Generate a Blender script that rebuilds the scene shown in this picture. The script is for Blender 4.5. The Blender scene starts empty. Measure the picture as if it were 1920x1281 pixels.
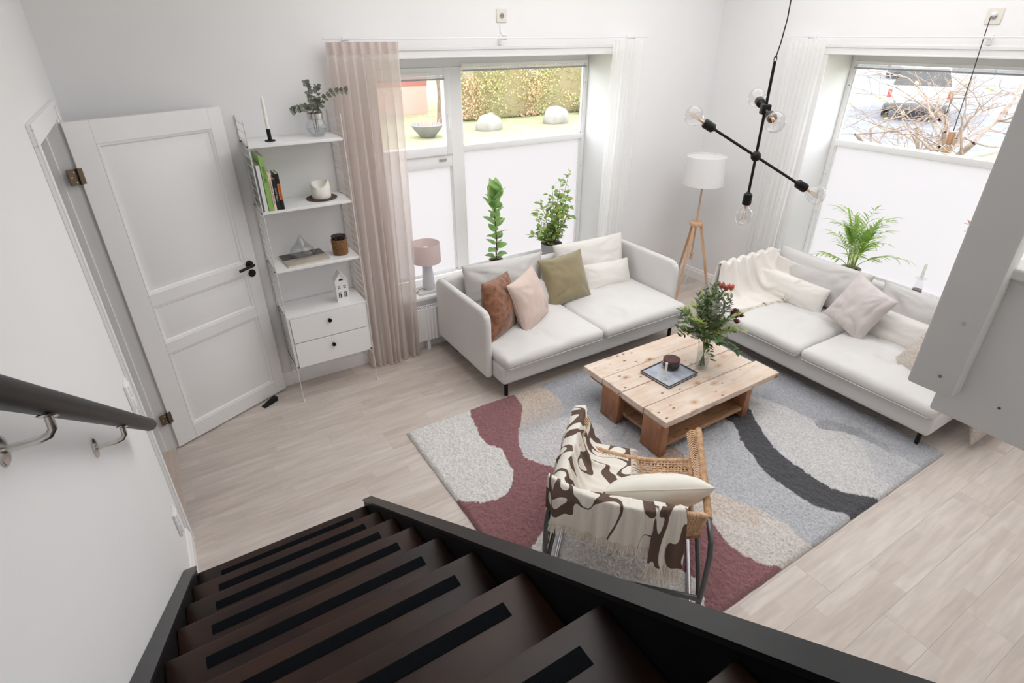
import bpy, bmesh, math, random
import numpy as np
from mathutils import Vector, Matrix, Euler
random.seed(7); np.random.seed(7)
sc = bpy.context.scene
# ------------------------------------------------------------------ camera, sky, lights, exposure
YAW, PITCH, ROLL, FPX = -0.5563, -0.5028, -0.0029, 1047.87
cam_d = bpy.data.cameras.new('camera'); cam = bpy.data.objects.new('camera', cam_d); sc.collection.objects.link(cam)
cam_d.sensor_fit = 'HORIZONTAL'; cam_d.sensor_width = 36.0; cam_d.lens = 36.0*FPX/1920; cam_d.clip_start = 0.02
cam_d.clip_end = 300
_f = Vector((-math.sin(YAW)*math.cos(PITCH), math.cos(YAW)*math.cos(PITCH), math.sin(PITCH)))
_r = Vector((math.cos(YAW), math.sin(YAW), 0)); _u = _r.cross(_f)
_r2 = math.cos(ROLL)*_r + math.sin(ROLL)*_u; _u2 = -math.sin(ROLL)*_r + math.cos(ROLL)*_u
cam.matrix_world = Matrix((( _r2.x,_u2.x,-_f.x,-4.9025),(_r2.y,_u2.y,-_f.y,-4.1181),(_r2.z,_u2.z,-_f.z,2.4414),(0,0,0,1)))
sc.camera = cam
world = bpy.data.worlds.new('overcast_sky'); sc.world = world; world.use_nodes = True
_wn = world.node_tree; _bg = _wn.nodes['Background']
_bg.inputs[0].default_value = (0.93, 0.965, 1.0, 1); _bg.inputs[1].default_value = 4.3
def area(name, loc, rot, sx, sy, power, col=(1,1,1)):
    l = bpy.data.lights.new(name, 'AREA'); l.shape = 'RECTANGLE'; l.size = sx; l.size_y = sy; l.energy = power; l.color = col
    o = bpy.data.objects.new(name, l); sc.collection.objects.link(o); o.location = loc; o.rotation_euler = rot
    return o
area('added_fill_light', (-2.1, -1.9, 3.36), (0, 0, 0), 3.4, 2.6, 60, (1, .985, .985))  # overhead soft fill, added to brighten the room; not a fixture of it
area('rear_added_fill_light', (-3.0, -5.6, 3.36), (0, 0, 0), 3.0, 1.2, 22, (1, .985, .985))  # second added fill, behind the camera, lifts the guard and stairs
vs = sc.view_settings; vs.view_transform = 'Standard'; vs.look = 'None'; vs.gamma = 1.0; vs.use_curve_mapping = False
vs.exposure = 0.27
sc.cycles.max_bounces = 12; sc.cycles.transparent_max_bounces = 24; sc.cycles.transmission_bounces = 10
sc.cycles.diffuse_bounces = 6; sc.cycles.use_denoising = True; sc.cycles.caustics_refractive = False; sc.cycles.caustics_reflective = False
sc.cycles.sample_clamp_indirect = 6

# ------------------------------------------------------------------ helpers
def S(r, g, b):
    def c(v):
        v = v/255.0
        return v/12.92 if v <= .04045 else ((v+.055)/1.055)**2.4
    return (c(r), c(g), c(b))
COL = sc.collection
class MB:
    def __init__(s): s.v = []; s.f = []; s.uv = None
    def add(s, vs_, fs_, T=None):
        n = len(s.v)
        if T is not None: vs_ = [tuple(T @ Vector(p)) for p in vs_]
        s.v.extend([tuple(p) for p in vs_]); s.f.extend([tuple(i+n for i in f) for f in fs_]); return s
    def box(s, x0, x1, y0, y1, z0, z1, bev=0, T=None):
        if bev <= 0:
            v = [(x, y, z) for z in (z0, z1) for y in (y0, y1) for x in (x0, x1)]
            f = [(0,2,3,1),(4,5,7,6),(0,1,5,4),(2,6,7,3),(0,4,6,2),(1,3,7,5)]
            return s.add(v, f, T)
        bm = bmesh.new(); bmesh.ops.create_cube(bm, size=1)
        for p in bm.verts: p.co = Vector(((x0+x1)/2+p.co.x*(x1-x0), (y0+y1)/2+p.co.y*(y1-y0), (z0+z1)/2+p.co.z*(z1-z0)))
        seg = 1 if bev < .004 else (2 if bev < .012 else 4)
        bmesh.ops.bevel(bm, geom=list(bm.edges), offset=bev, segments=seg, profile=.5, affect='EDGES')
        bm.verts.index_update()
        s.add([tuple(p.co) for p in bm.verts], [tuple(q.index for q in f.verts) for f in bm.faces], T); bm.free(); return s
    def tube(s, pts, r, n=8, caps=True, T=None, flat=None):
        pts = [Vector(p) for p in pts]; m = len(pts)
        rr = r if isinstance(r, (list, tuple)) else [r]*m
        vs_ = []; up = None
        for i, p in enumerate(pts):
            t = (pts[min(i+1, m-1)] - pts[max(i-1, 0)])
            if t.length < 1e-9: t = Vector((0,0,1))
            t.normalize()
            if up is None:
                a = Vector((0,0,1)) if abs(t.z) < .9 else Vector((1,0,0)); up = (a - t*a.dot(t)).normalized()
            else:
                up = (up - t*up.dot(t)); up = up.normalized() if up.length > 1e-6 else Vector((1,0,0))
            sd = t.cross(up); fl = flat or 1
            for k in range(n):
                an = 2*math.pi*k/n; vs_.append(tuple(p + (up*math.cos(an) + sd*math.sin(an)*fl)*rr[i]))
        fs_ = [(i*n+k, i*n+(k+1)%n, (i+1)*n+(k+1)%n, (i+1)*n+k) for i in range(m-1) for k in range(n)]
        if caps: fs_ += [tuple(range(n-1, -1, -1)), tuple((m-1)*n+k for k in range(n))]
        return s.add(vs_, fs_, T)
    def lathe(s, prof, n=24, T=None, fn=None):
        vs_ = []
        for r, z in prof:
            for k in range(n):
                a = 2*math.pi*k/n; q = fn(r, z, a) if fn else (r, z)
                vs_.append((q[0]*math.cos(a), q[0]*math.sin(a), q[1]))
        m = len(prof)
        fs_ = [(i*n+k, i*n+(k+1)%n, (i+1)*n+(k+1)%n, (i+1)*n+k) for i in range(m-1) for k in range(n)]
        if prof[0][0] > 1e-5: pass
        fs_ += [tuple(range(n-1, -1, -1)), tuple((m-1)*n+k for k in range(n))]
        return s.add(vs_, fs_, T)
    def open_lathe(s, prof, n=24, T=None):
        vs_ = [(r*math.cos(2*math.pi*k/n), r*math.sin(2*math.pi*k/n), z) for r, z in prof for k in range(n)]
        m = len(prof)
        return s.add(vs_, [(i*n+k, i*n+(k+1)%n, (i+1)*n+(k+1)%n, (i+1)*n+k) for i in range(m-1) for k in range(n)], T)
    def grid(s, fn, nu, nv, T=None, closed=False):
        vs_ = [fn(i/(nu-1) if not closed else i/nu, j/(nv-1)) for i in range(nu) for j in range(nv)]
        R = range(nu) if closed else range(nu-1)
        return s.add(vs_, [(i*nv+j, ((i+1)%nu)*nv+j, ((i+1)%nu)*nv+j+1, i*nv+j+1) for i in R for j in range(nv-1)], T)
    def prism(s, poly, z0, z1, T=None):
        n = len(poly); v = [(x, y, z0) for x, y in poly]+[(x, y, z1) for x, y in poly]
        return s.add(v, [tuple(range(n-1,-1,-1)), tuple(range(n, 2*n))]+[(i, (i+1)%n, n+(i+1)%n, n+i) for i in range(n)], T)
    def sphere(s, c, r, nu=16, nv=10, sc_=(1,1,1), T=None):
        prof = [(max(1e-5, math.sin(math.pi*i/nv))*r, -math.cos(math.pi*i/nv)*r) for i in range(nv+1)]
        M = Matrix.Translation(c) @ Matrix.Diagonal((*sc_, 1))
        return s.lathe(prof, nu, (T @ M) if T is not None else M)
    def mesh(s, name, smooth=True, ang=38):
        me = bpy.data.meshes.new(name); me.from_pydata(s.v, [], s.f); me.validate()
        bm = bmesh.new(); bm.from_mesh(me); bmesh.ops.recalc_face_normals(bm, faces=bm.faces); bm.to_mesh(me); bm.free()
        if smooth:
            me.polygons.foreach_set('use_smooth', [True]*len(me.polygons))
            try: me.set_sharp_from_angle(angle=math.radians(ang))
            except Exception: pass
        return me
def link(name, me, m=None, parent=None, loc=None, rot=None):
    o = bpy.data.objects.new(name, me); COL.objects.link(o)
    if m is not None and len(me.materials) == 0: me.materials.append(m)
    if parent is not None: o.parent = parent
    if loc is not None: o.location = loc
    if rot is not None: o.rotation_euler = rot
    return o
def ob(name, mb, m, parent=None, loc=None, rot=None, smooth=True, ang=38, label=None, kind=None):
    o = link(name, mb.mesh(name, smooth, ang), m, parent, loc, rot)
    if label: o['label'] = label
    if kind: o['kind'] = kind
    return o
def tag(o, label, cat, group=None):
    o['label'] = label; o['category'] = cat
    if group: o['group'] = group
    return o
def thing(name, label, cat, loc=(0,0,0), rz=0, group=None, rot=None):
    o = bpy.data.objects.new(name, None); COL.objects.link(o); o.location = loc
    o.rotation_euler = rot if rot is not None else (0,0,rz); o.empty_display_size = .1
    return tag(o, label, cat, group)
def struct(name, mb, m, parent=None, smooth=False):
    o = ob(name, mb, m, parent, smooth=smooth)
    if parent is None: o['kind'] = 'structure'
    return o
def frame3(x, y, z=None, loc=(0,0,0)):
    x = Vector(x).normalized(); y = Vector(y); y = (y - x*y.dot(x)).normalized(); z = x.cross(y)
    return Matrix(((x.x,y.x,z.x,loc[0]),(x.y,y.y,z.y,loc[1]),(x.z,y.z,z.z,loc[2]),(0,0,0,1)))
# ---- value noise on numpy arrays
_ng = np.random.RandomState(3).rand(64, 64)
def vn(x, y):
    x = np.asarray(x, float); y = np.asarray(y, float)
    xi = np.floor(x).astype(int); yi = np.floor(y).astype(int); fx = x-xi; fy = y-yi
    fx = fx*fx*(3-2*fx); fy = fy*fy*(3-2*fy)
    g = lambda a, b: _ng[a % 64, b % 64]
    return (g(xi,yi)*(1-fx)+g(xi+1,yi)*fx)*(1-fy)+(g(xi,yi+1)*(1-fx)+g(xi+1,yi+1)*fx)*fy
def fbm(x, y, o=3):
    s_ = 0; a = 1; t = 0
    for k in range(o): s_ = s_+a*vn(x*2**k+k*7.3, y*2**k+k*3.1); t += a; a *= .5
    return s_/t-.5

# ------------------------------------------------------------------ materials
MAT = {}
def mat(name, col, rough=.6, metal=0, tone=0, tscale=4, bump=0, bscale=60, coat=0, sheen=0, spec=None, stretch=None, coord='Object', rand=0, col2=None, detail=3, subsurf=0):
    m = bpy.data.materials.new(name); m.use_nodes = True; nt = m.node_tree; N = nt.nodes; L = nt.links
    b = N['Principled BSDF']; b.inputs['Roughness'].default_value = rough; b.inputs['Metallic'].default_value = metal
    if spec is not None: b.inputs['Specular IOR Level'].default_value = spec
    if coat: b.inputs['Coat Weight'].default_value = coat; b.inputs['Coat Roughness'].default_value = .15
    if sheen: b.inputs['Sheen Weight'].default_value = sheen; b.inputs['Sheen Roughness'].default_value = .5
    b.inputs['Base Color'].default_value = (*col, 1)
    tc = N.new('ShaderNodeTexCoord'); vec = tc.outputs[coord]
    if rand or stretch:
        mp = N.new('ShaderNodeMapping'); L.new(vec, mp.inputs[0]); vec = mp.outputs[0]
        if stretch: mp.inputs['Scale'].default_value = stretch
        if rand:
            oi = N.new('ShaderNodeObjectInfo'); mul = N.new('ShaderNodeVectorMath'); mul.operation = 'SCALE'
            cx = N.new('ShaderNodeCombineXYZ')
            for i in range(3): L.new(oi.outputs['Random'], cx.inputs[i])
            L.new(cx.outputs[0], mul.inputs[0]); mul.inputs['Scale'].default_value = 37.0; L.new(mul.outputs[0], mp.inputs['Location'])
    if tone or col2:
        nz = N.new('ShaderNodeTexNoise'); nz.inputs['Scale'].default_value = tscale; nz.inputs['Detail'].default_value = detail; L.new(vec, nz.inputs['Vector'])
        mx = N.new('ShaderNodeMix'); mx.data_type = 'RGBA'
        c2 = col2 or tuple(c*(1-tone) for c in col); c1 = col if col2 else tuple(min(1, c*(1+tone*.5)) for c in col)
        mx.inputs[6].default_value = (*c1, 1); mx.inputs[7].default_value = (*c2, 1)
        rp = N.new('ShaderNodeMapRange'); rp.inputs[1].default_value = .35; rp.inputs[2].default_value = .65; L.new(nz.outputs[0], rp.inputs[0])
        L.new(rp.outputs[0], mx.inputs[0]); L.new(mx.outputs[2], b.inputs['Base Color'])
    if bump:
        nb = N.new('ShaderNodeTexNoise'); nb.inputs['Scale'].default_value = bscale; nb.inputs['Detail'].default_value = 2; L.new(vec, nb.inputs['Vector'])
        bp = N.new('ShaderNodeBump'); bp.inputs['Strength'].default_value = bump; bp.inputs['Distance'].default_value = .002
        L.new(nb.outputs[0], bp.inputs['Height']); L.new(bp.outputs[0], b.inputs['Normal'])
    MAT[name] = m; return m
def glassmat(name, tint=(1,1,1), refl=1.0, rough=.02, base=0.0, basecol=(1,1,1)):
    m = bpy.data.materials.new(name); m.use_nodes = True; nt = m.node_tree; N = nt.nodes; L = nt.links; N.clear()
    out = N.new('ShaderNodeOutputMaterial'); t = N.new('ShaderNodeBsdfTransparent'); t.inputs[0].default_value = (*tint, 1)
    g = N.new('ShaderNodeBsdfGlossy'); g.inputs['Roughness'].default_value = rough
    fr = N.new('ShaderNodeLayerWeight'); fr.inputs[0].default_value = .5; pw = N.new('ShaderNodeMath'); pw.operation = 'POWER'; pw.inputs[1].default_value = 3.5
    L.new(fr.outputs['Facing'], pw.inputs[0]); mu = N.new('ShaderNodeMath'); mu.operation = 'MULTIPLY_ADD'; mu.inputs[1].default_value = .55*refl; mu.inputs[2].default_value = .035*refl
    L.new(pw.outputs[0], mu.inputs[0]); mx = N.new('ShaderNodeMixShader'); L.new(mu.outputs[0], mx.inputs[0]); L.new(t.outputs[0], mx.inputs[1]); L.new(g.outputs[0], mx.inputs[2])
    last = mx
    if base:
        d = N.new('ShaderNodeBsdfTranslucent'); d.inputs[0].default_value = (*basecol, 1)
        m2 = N.new('ShaderNodeMixShader'); m2.inputs[0].default_value = base; L.new(mx.outputs[0], m2.inputs[1]); L.new(d.outputs[0], m2.inputs[2]); last = m2
    L.new(last.outputs[0], out.inputs[0]); return m
def clothmat(name, col, transp, transl, weave=300, tone=.08):
    m = bpy.data.materials.new(name); m.use_nodes = True; nt = m.node_tree; N = nt.nodes; L = nt.links; N.clear()
    out = N.new('ShaderNodeOutputMaterial'); tc = N.new('ShaderNodeTexCoord')
    nz = N.new('ShaderNodeTexNoise'); nz.inputs['Scale'].default_value = weave; L.new(tc.outputs['Object'], nz.inputs['Vector'])
    mx = N.new('ShaderNodeMix'); mx.data_type = 'RGBA'; mx.inputs[6].default_value = (*col, 1); mx.inputs[7].default_value = (*[c*(1-tone) for c in col], 1); L.new(nz.outputs[0], mx.inputs[0])
    d = N.new('ShaderNodeBsdfDiffuse'); L.new(mx.outputs[2], d.inputs[0]); t = N.new('ShaderNodeBsdfTranslucent'); L.new(mx.outputs[2], t.inputs[0])
    tp = N.new('ShaderNodeBsdfTransparent')
    a = N.new('ShaderNodeMixShader'); a.inputs[0].default_value = transl; L.new(d.outputs[0], a.inputs[1]); L.new(t.outputs[0], a.inputs[2])
    b = N.new('ShaderNodeMixShader'); b.inputs[0].default_value = transp; L.new(a.outputs[0], b.inputs[1]); L.new(tp.outputs[0], b.inputs[2])
    L.new(b.outputs[0], out.inputs[0]); return m

m_wall = mat('wall_paint', (.82,.82,.825), .85, tone=.015, tscale=1.2, bump=.08, bscale=90)
m_trim = mat('trim_paint', (.86,.86,.86), .38, tone=.01)
m_ceil = mat('ceiling_paint', (.85,.85,.85), .9)
m_door = mat('door_paint', (.80,.80,.80), .32, tone=.01)
m_white = mat('white_lacquer', (.84,.84,.84), .35)
m_wire = mat('white_wire', (.72,.71,.69), .4)
m_black = mat('black_matte', (.005,.005,.005), .5, spec=.3)
m_blackgloss = mat('black_gloss', (.01,.01,.011), .2)
m_steel = mat('brushed_steel', (.62,.60,.57), .25, metal=1, tone=.1, tscale=30)
m_hinge = mat('bronze_hinge', (.17,.13,.09), .4, metal=1)
m_rail = mat('dark_rail_paint', (.004,.004,.005), .4, spec=.22, tone=.3, tscale=6, bump=.3, bscale=12)
m_stair = mat('stair_wood', S(54,32,22), .42, tone=.5, tscale=5, bump=.15, bscale=30, col2=S(30,18,14), rand=1, spec=.3)
m_tape = mat('grip_tape', (.003,.004,.006), .9, spec=.1, bump=.5, bscale=500)
m_stringer = mat('stringer_black', (.005,.005,.006), .5, spec=.15, tone=.4, tscale=10)
m_stringtop = mat('stringer_top_black', (.009,.009,.010), .36, tone=.4, tscale=12, spec=.3)
m_guard = mat('guard_paint', (.86,.85,.835), .5, tone=.02)
m_sofa = mat('sofa_fabric', S(216,214,212), .9, tone=.03, tscale=3, bump=.25, bscale=420, sheen=.15)
m_cushw = mat('cushion_linen_white', S(224,221,216), .9, tone=.03, bump=.3, bscale=380, sheen=.1)
m_cushg = mat('cushion_linen_grey', S(204,202,200), .9, tone=.03, bump=.3, bscale=380, sheen=.1)
m_rust = mat('rust_velvet', S(146,98,68), .8, tone=.35, tscale=26, bump=1, bscale=38, sheen=.4, col2=S(106,66,44), stretch=(1,1,.6))
m_blush = mat('blush_linen', S(208,187,177), .85, tone=.06, bump=.2, bscale=300, sheen=.2)
m_olive = mat('olive_velvet', S(142,130,98), .75, tone=.1, bump=.15, bscale=200, sheen=.5)
m_muslin = mat('muslin_grey', S(208,200,198), .9, tone=.06, tscale=20, bump=.9, bscale=55, stretch=(1,.35,1))
m_boucle = mat('boucle_wool', S(214,206,198), .95, tone=.25, tscale=160, bump=1, bscale=260, col2=S(168,156,148))
m_throw = mat('throw_cream', S(230,225,219), .92, tone=.05, bump=.5, bscale=260, stretch=(1,1,1))
m_thr2 = mat('throw_fringe', S(236,228,216), .92)
m_pine = mat('pine_fresh', S(212,172,138), .5, tone=.12, tscale=5, stretch=(8,8,.7))
m_rattan = mat('rattan', S(218,182,146), .55, tone=.25, tscale=40, bump=.2, bscale=80)
m_rattan2 = mat('rattan_dark', S(158,118,82), .6, tone=.3, tscale=30)
m_tubed = mat('grey_tube', S(96,97,100), .35, metal=.6, tone=.06)
m_tubel = mat('silver_tube', S(176,177,182), .25, metal=.85)
def leafmat(name, c1, c2, tr=.45):
    m = mat(name, c1, .45, tone=.3, tscale=9, rand=1, col2=c2); nt = m.node_tree; N = nt.nodes; L = nt.links; b = N['Principled BSDF']; out = N['Material Output']
    src = b.inputs['Base Color'].links[0].from_socket; t = N.new('ShaderNodeBsdfTranslucent'); L.new(src, t.inputs[0]); mx = N.new('ShaderNodeMixShader'); mx.inputs[0].default_value = tr
    L.new(b.outputs[0], mx.inputs[1]); L.new(t.outputs[0], mx.inputs[2]); L.new(mx.outputs[0], out.inputs[0]); return m
m_leaf = leafmat('leaf_green', S(140,170,98), S(200,212,124), .5)
m_leafd = leafmat('leaf_dark', S(58,86,46), S(98,124,74), .25)
m_fig = leafmat('leaf_fig', S(118,164,92), S(172,204,130), .5)
m_euc = leafmat('leaf_eucalyptus', S(96,100,88), S(132,136,120), .2)
m_palm = leafmat('leaf_palm', S(142,184,86), S(190,216,124), .5)
m_stemm = mat('plant_stem', S(96,78,58), .7)
m_stemg = mat('green_stem', S(150,168,88), .6)
m_soil = mat('soil', S(70,44,30), .95, tone=.5, tscale=60, bump=1, bscale=150)
m_potg = mat('pot_grey', S(150,148,150), .7, tone=.04)
m_potw = mat('pot_pale', S(206,202,198), .7, tone=.04)
m_candle = mat('candle_wax', S(236,234,226), .5)
m_shade = clothmat('shade_white', (.95,.95,.95), 0, .4, tone=.02)
m_shadep = clothmat('shade_blush', S(238,226,224), 0, .6)
m_paper = mat('paper', S(222,212,196), .8, tone=.08, tscale=200, stretch=(.1,.1,3))
m_glass = glassmat('window_glass', (1,1,1), .5)
m_frost = glassmat('frosted_glass_film', (.95,.96,.96), .35, .35, base=1.0, basecol=(.57,.552,.572))
m_clear = glassmat('clear_glass', (.97,.975,.975), 1.1, .03)
m_bulbg = glassmat('bulb_glass', (.95,.95,.95), 1.7, .03)
m_amber = glassmat('amber_bulb', (.95,.91,.85), 1.6, .03)
m_vase = glassmat('vase_glass', (.96,.97,.97), 1.0, .04)
m_smoke = glassmat('smoked_glass', (.42,.38,.38), 1.5, .05)
m_water = glassmat('water', (.88,.90,.90), .8, .05)
m_filament = mat('filament', S(236,196,156), .4, metal=.3)
m_dwood = mat('dark_red_wood', S(96,56,56), .3, tone=.3, tscale=6, stretch=(1,8,1))
m_glassblk = mat('black_glass', (.012,.012,.013), .08, coat=.5)

# floor plank material: pale oak three strip boards
def wood_floor():
    m = bpy.data.materials.new('pale_oak_floor'); m.use_nodes = True; nt = m.node_tree; N = nt.nodes; L = nt.links; b = N['Principled BSDF']
    tc = N.new('ShaderNodeTexCoord'); mp = N.new('ShaderNodeMapping'); oi = N.new('ShaderNodeObjectInfo')
    cx = N.new('ShaderNodeCombineXYZ'); L.new(oi.outputs['Random'], cx.inputs[0]); mu = N.new('ShaderNodeVectorMath'); mu.operation = 'SCALE'; mu.inputs['Scale'].default_value = 23.
    L.new(cx.outputs[0], mu.inputs[0]); L.new(tc.outputs['Object'], mp.inputs[0]); L.new(mu.outputs[0], mp.inputs['Location'])
    br = N.new('ShaderNodeTexBrick'); br.inputs['Scale'].default_value = 1; br.inputs['Brick Width'].default_value = .46; br.inputs['Row Height'].default_value = .0667
    br.inputs['Mortar Size'].default_value = .0006; br.inputs['Color1'].default_value = (0,0,0,1); br.inputs['Color2'].default_value = (1,1,1,1); br.inputs['Mortar'].default_value = (.2,.2,.2,1); br.offset = .37; br.squash = 1
    mp2 = N.new('ShaderNodeMapping'); mp2.inputs['Location'].default_value = (0,.1,0); L.new(mp.outputs[0], mp2.inputs[0]); L.new(mp2.outputs[0], br.inputs['Vector'])
    gm = N.new('ShaderNodeMapping'); gm.inputs['Scale'].default_value = (1.6, 14, 1); L.new(mp.outputs[0], gm.inputs[0])
    gn = N.new('ShaderNodeTexNoise'); gn.inputs['Scale'].default_value = 2.2; gn.inputs['Detail'].default_value = 6; gn.inputs['Distortion'].default_value = .6; L.new(gm.outputs[0], gn.inputs['Vector'])
    c1 = N.new('ShaderNodeMix'); c1.data_type = 'RGBA'; c1.inputs[6].default_value = (*S(215,205,197), 1); c1.inputs[7].default_value = (*S(203,190,180), 1); L.new(br.outputs['Color'], c1.inputs[0])
    c2 = N.new('ShaderNodeMix'); c2.data_type = 'RGBA'; c2.blend_type = 'MULTIPLY'; c2.inputs[0].default_value = 1
    rp = N.new('ShaderNodeMapRange'); rp.inputs[1].default_value = .3; rp.inputs[2].default_value = .7; rp.inputs[3].default_value = .84; rp.inputs[4].default_value = 1.04; L.new(gn.outputs[0], rp.inputs[0])
    L.new(c1.outputs[2], c2.inputs[6]); L.new(rp.outputs[0], c2.inputs[7]); L.new(c2.outputs[2], b.inputs['Base Color'])
    b.inputs['Roughness'].default_value = .36; b.inputs['Specular IOR Level'].default_value = .55
    bp = N.new('ShaderNodeBump'); bp.inputs['Strength'].default_value = .12; bp.inputs['Distance'].default_value = .001; L.new(gn.outputs[0], bp.inputs['Height']); L.new(bp.outputs[0], b.inputs['Normal'])
    return m
m_floor = wood_floor()
def table_wood(name, ca, cb, knots=True, axis=0):
    m = bpy.data.materials.new(name); m.use_nodes = True; nt = m.node_tree; N = nt.nodes; L = nt.links; b = N['Principled BSDF']
    tc = N.new('ShaderNodeTexCoord'); mp = N.new('ShaderNodeMapping'); oi = N.new('ShaderNodeObjectInfo'); cx = N.new('ShaderNodeCombineXYZ')
    for i in range(3): L.new(oi.outputs['Random'], cx.inputs[i])
    mu = N.new('ShaderNodeVectorMath'); mu.operation = 'SCALE'; mu.inputs['Scale'].default_value = 19.; L.new(cx.outputs[0], mu.inputs[0])
    L.new(tc.outputs['Object'], mp.inputs[0]); L.new(mu.outputs[0], mp.inputs['Location'])
    sc3 = [(1.5,16,16),(16,1.5,16),(16,16,1.5)][axis]
    g = N.new('ShaderNodeMapping'); g.inputs['Scale'].default_value = sc3; L.new(mp.outputs[0], g.inputs[0])
    n = N.new('ShaderNodeTexNoise'); n.inputs['Scale'].default_value = 1.6; n.inputs['Detail'].default_value = 7; n.inputs['Distortion'].default_value = 1.2; L.new(g.outputs[0], n.inputs['Vector'])
    n2 = N.new('ShaderNodeTexNoise'); n2.inputs['Scale'].default_value = 5; n2.inputs['Detail'].default_value = 3; L.new(mp.outputs[0], n2.inputs['Vector'])
    ad = N.new('ShaderNodeMath'); ad.operation = 'ADD'; L.new(n.outputs[0], ad.inputs[0]); L.new(n2.outputs[0], ad.inputs[1])
    rp = N.new('ShaderNodeMapRange'); rp.inputs[1].default_value = .8; rp.inputs[2].default_value = 1.25; L.new(ad.outputs[0], rp.inputs[0])
    mx = N.new('ShaderNodeMix'); mx.data_type = 'RGBA'; mx.inputs[6].default_value = (*ca, 1); mx.inputs[7].default_value = (*cb, 1); L.new(rp.outputs[0], mx.inputs[0])
    last = mx.outputs[2]
    if knots:
        km = N.new('ShaderNodeMapping'); km.inputs['Scale'].default_value = [(5.5,9,9),(9,5.5,9),(9,9,5.5)][axis]; L.new(mp.outputs[0], km.inputs[0])
        vo = N.new('ShaderNodeTexVoronoi'); vo.inputs['Scale'].default_value = 1; L.new(km.outputs[0], vo.inputs['Vector'])
        for lo, hi, cc in ((.10,.30,S(196,150,112)),(.05,.13,S(86,66,52))):
            r = N.new('ShaderNodeMapRange'); r.inputs[1].default_value = lo; r.inputs[2].default_value = hi; r.inputs[3].default_value = 1; r.inputs[4].default_value = 0; L.new(vo.outputs['Distance'], r.inputs[0])
            k = N.new('ShaderNodeMix'); k.data_type = 'RGBA'; mu2 = N.new('ShaderNodeMath'); mu2.operation = 'MULTIPLY'; mu2.inputs[1].default_value = .75; L.new(r.outputs[0], mu2.inputs[0])
            L.new(mu2.outputs[0], k.inputs[0]); L.new(last, k.inputs[6]); k.inputs[7].default_value = (*cc, 1); last = k.outputs[2]
    if knots:
        sm = N.new('ShaderNodeMapping'); sm.inputs['Scale'].default_value = [(16,30,30),(30,16,30),(30,30,16)][axis]; L.new(mp.outputs[0], sm.inputs[0])
        v2 = N.new('ShaderNodeTexVoronoi'); v2.inputs['Scale'].default_value = 1; L.new(sm.outputs[0], v2.inputs['Vector'])
        r = N.new('ShaderNodeMapRange'); r.inputs[1].default_value = .10; r.inputs[2].default_value = .26; r.inputs[3].default_value = 1; r.inputs[4].default_value = 0; L.new(v2.outputs['Distance'], r.inputs[0])
        gt = N.new('ShaderNodeMath'); gt.operation = 'GREATER_THAN'; gt.inputs[1].default_value = .78; sx = N.new('ShaderNodeSeparateColor'); L.new(v2.outputs['Color'], sx.inputs[0]); L.new(sx.outputs[0], gt.inputs[0])
        mm = N.new('ShaderNodeMath'); mm.operation = 'MULTIPLY'; L.new(r.outputs[0], mm.inputs[0]); L.new(gt.outputs[0], mm.inputs[1])
        k = N.new('ShaderNodeMix'); k.data_type = 'RGBA'; L.new(mm.outputs[0], k.inputs[0]); L.new(last, k.inputs[6]); k.inputs[7].default_value = (*S(96,74,60), 1); last = k.outputs[2]
    L.new(last, b.inputs['Base Color']); b.inputs['Roughness'].default_value = .5
    bp = N.new('ShaderNodeBump'); bp.inputs['Strength'].default_value = .3; bp.inputs['Distance'].default_value = .0015; L.new(n.outputs[0], bp.inputs['Height']); L.new(bp.outputs[0], b.inputs['Normal'])
    return m
m_table = table_wood('table_board_wood', S(228,212,198), S(214,190,170))
m_tablel = table_wood('table_leg_wood', S(168,116,82), S(128,82,56), True, 2)
m_tshelf = table_wood('table_shelf_wood', S(186,146,112), S(150,110,80), True)

# ------------------------------------------------------------------ room shell
LX = -5.2634; H = 3.4; YB = -6.6; WT = .42
# windows: opening extents along the wall (u0 near corner .. u1) ; window 1 along -x, window 2 along -y
O1 = (-3.45, -1.285); O2 = (-3.30, -1.145); WZ0, WZ1 = .455, 2.292
w = MB(); w.box(LX-.15, O1[0], 0, WT, 0, H); w.box(O1[1], WT, 0, WT, 0, H); w.box(O1[0], O1[1], 0, WT, 0, WZ0); w.box(O1[0], O1[1], 0, WT, WZ1, H)
struct('wall_back', w, m_wall)
O3 = (-6.30, -4.145)
w = MB(); w.box(0, WT, O2[1], 0, 0, H); w.box(0, WT, O3[1], O2[0], 0, H); w.box(0, WT, YB, O3[0], 0, H); w.box(0, WT, O3[0], O3[1], 0, WZ0); w.box(0, WT, O3[0], O3[1], WZ1, H); w.box(0, WT, O2[0], O2[1], 0, WZ0); w.box(0, WT, O2[0], O2[1], WZ1, H)
struct('wall_right', w, m_wall)
DY0, DY1, DZ = -1.275, -.415, 2.075
w = MB(); w.box(LX-.15, LX, DY1, 0, 0, H); w.box(LX-.15, LX, YB, DY0, 0, H); w.box(LX-.15, LX, DY0, DY1, DZ, H)
struct('wall_left', w, m_wall)
w = MB(); w.box(LX-.15, WT, YB-.15, YB, 0, H); struct('wall_rear', w, m_wall)
w = MB(); w.box(LX-.15, WT, YB-.15, WT, H, H+.15); struct('ceiling', w, m_ceil)
w = MB(); w.box(LX-1.4, WT, YB-.15, WT, -.2, -.016)
floor = ob('floor', w, m_floor, smooth=False); floor['kind'] = 'structure'
# hall behind the door opening
w = MB(); w.box(LX-1.4, LX-1.3, -2.0, .3, 0, H); w.box(LX-1.3, LX-.15, .2, .3, 0, H); w.box(LX-1.3, LX-.15, -2.0, -1.9, 0, H); w.box(LX-1.4, LX-.15, -2.0, .3, 2.6, 2.7)
struct('wall_hall', w, m_wall)
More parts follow.
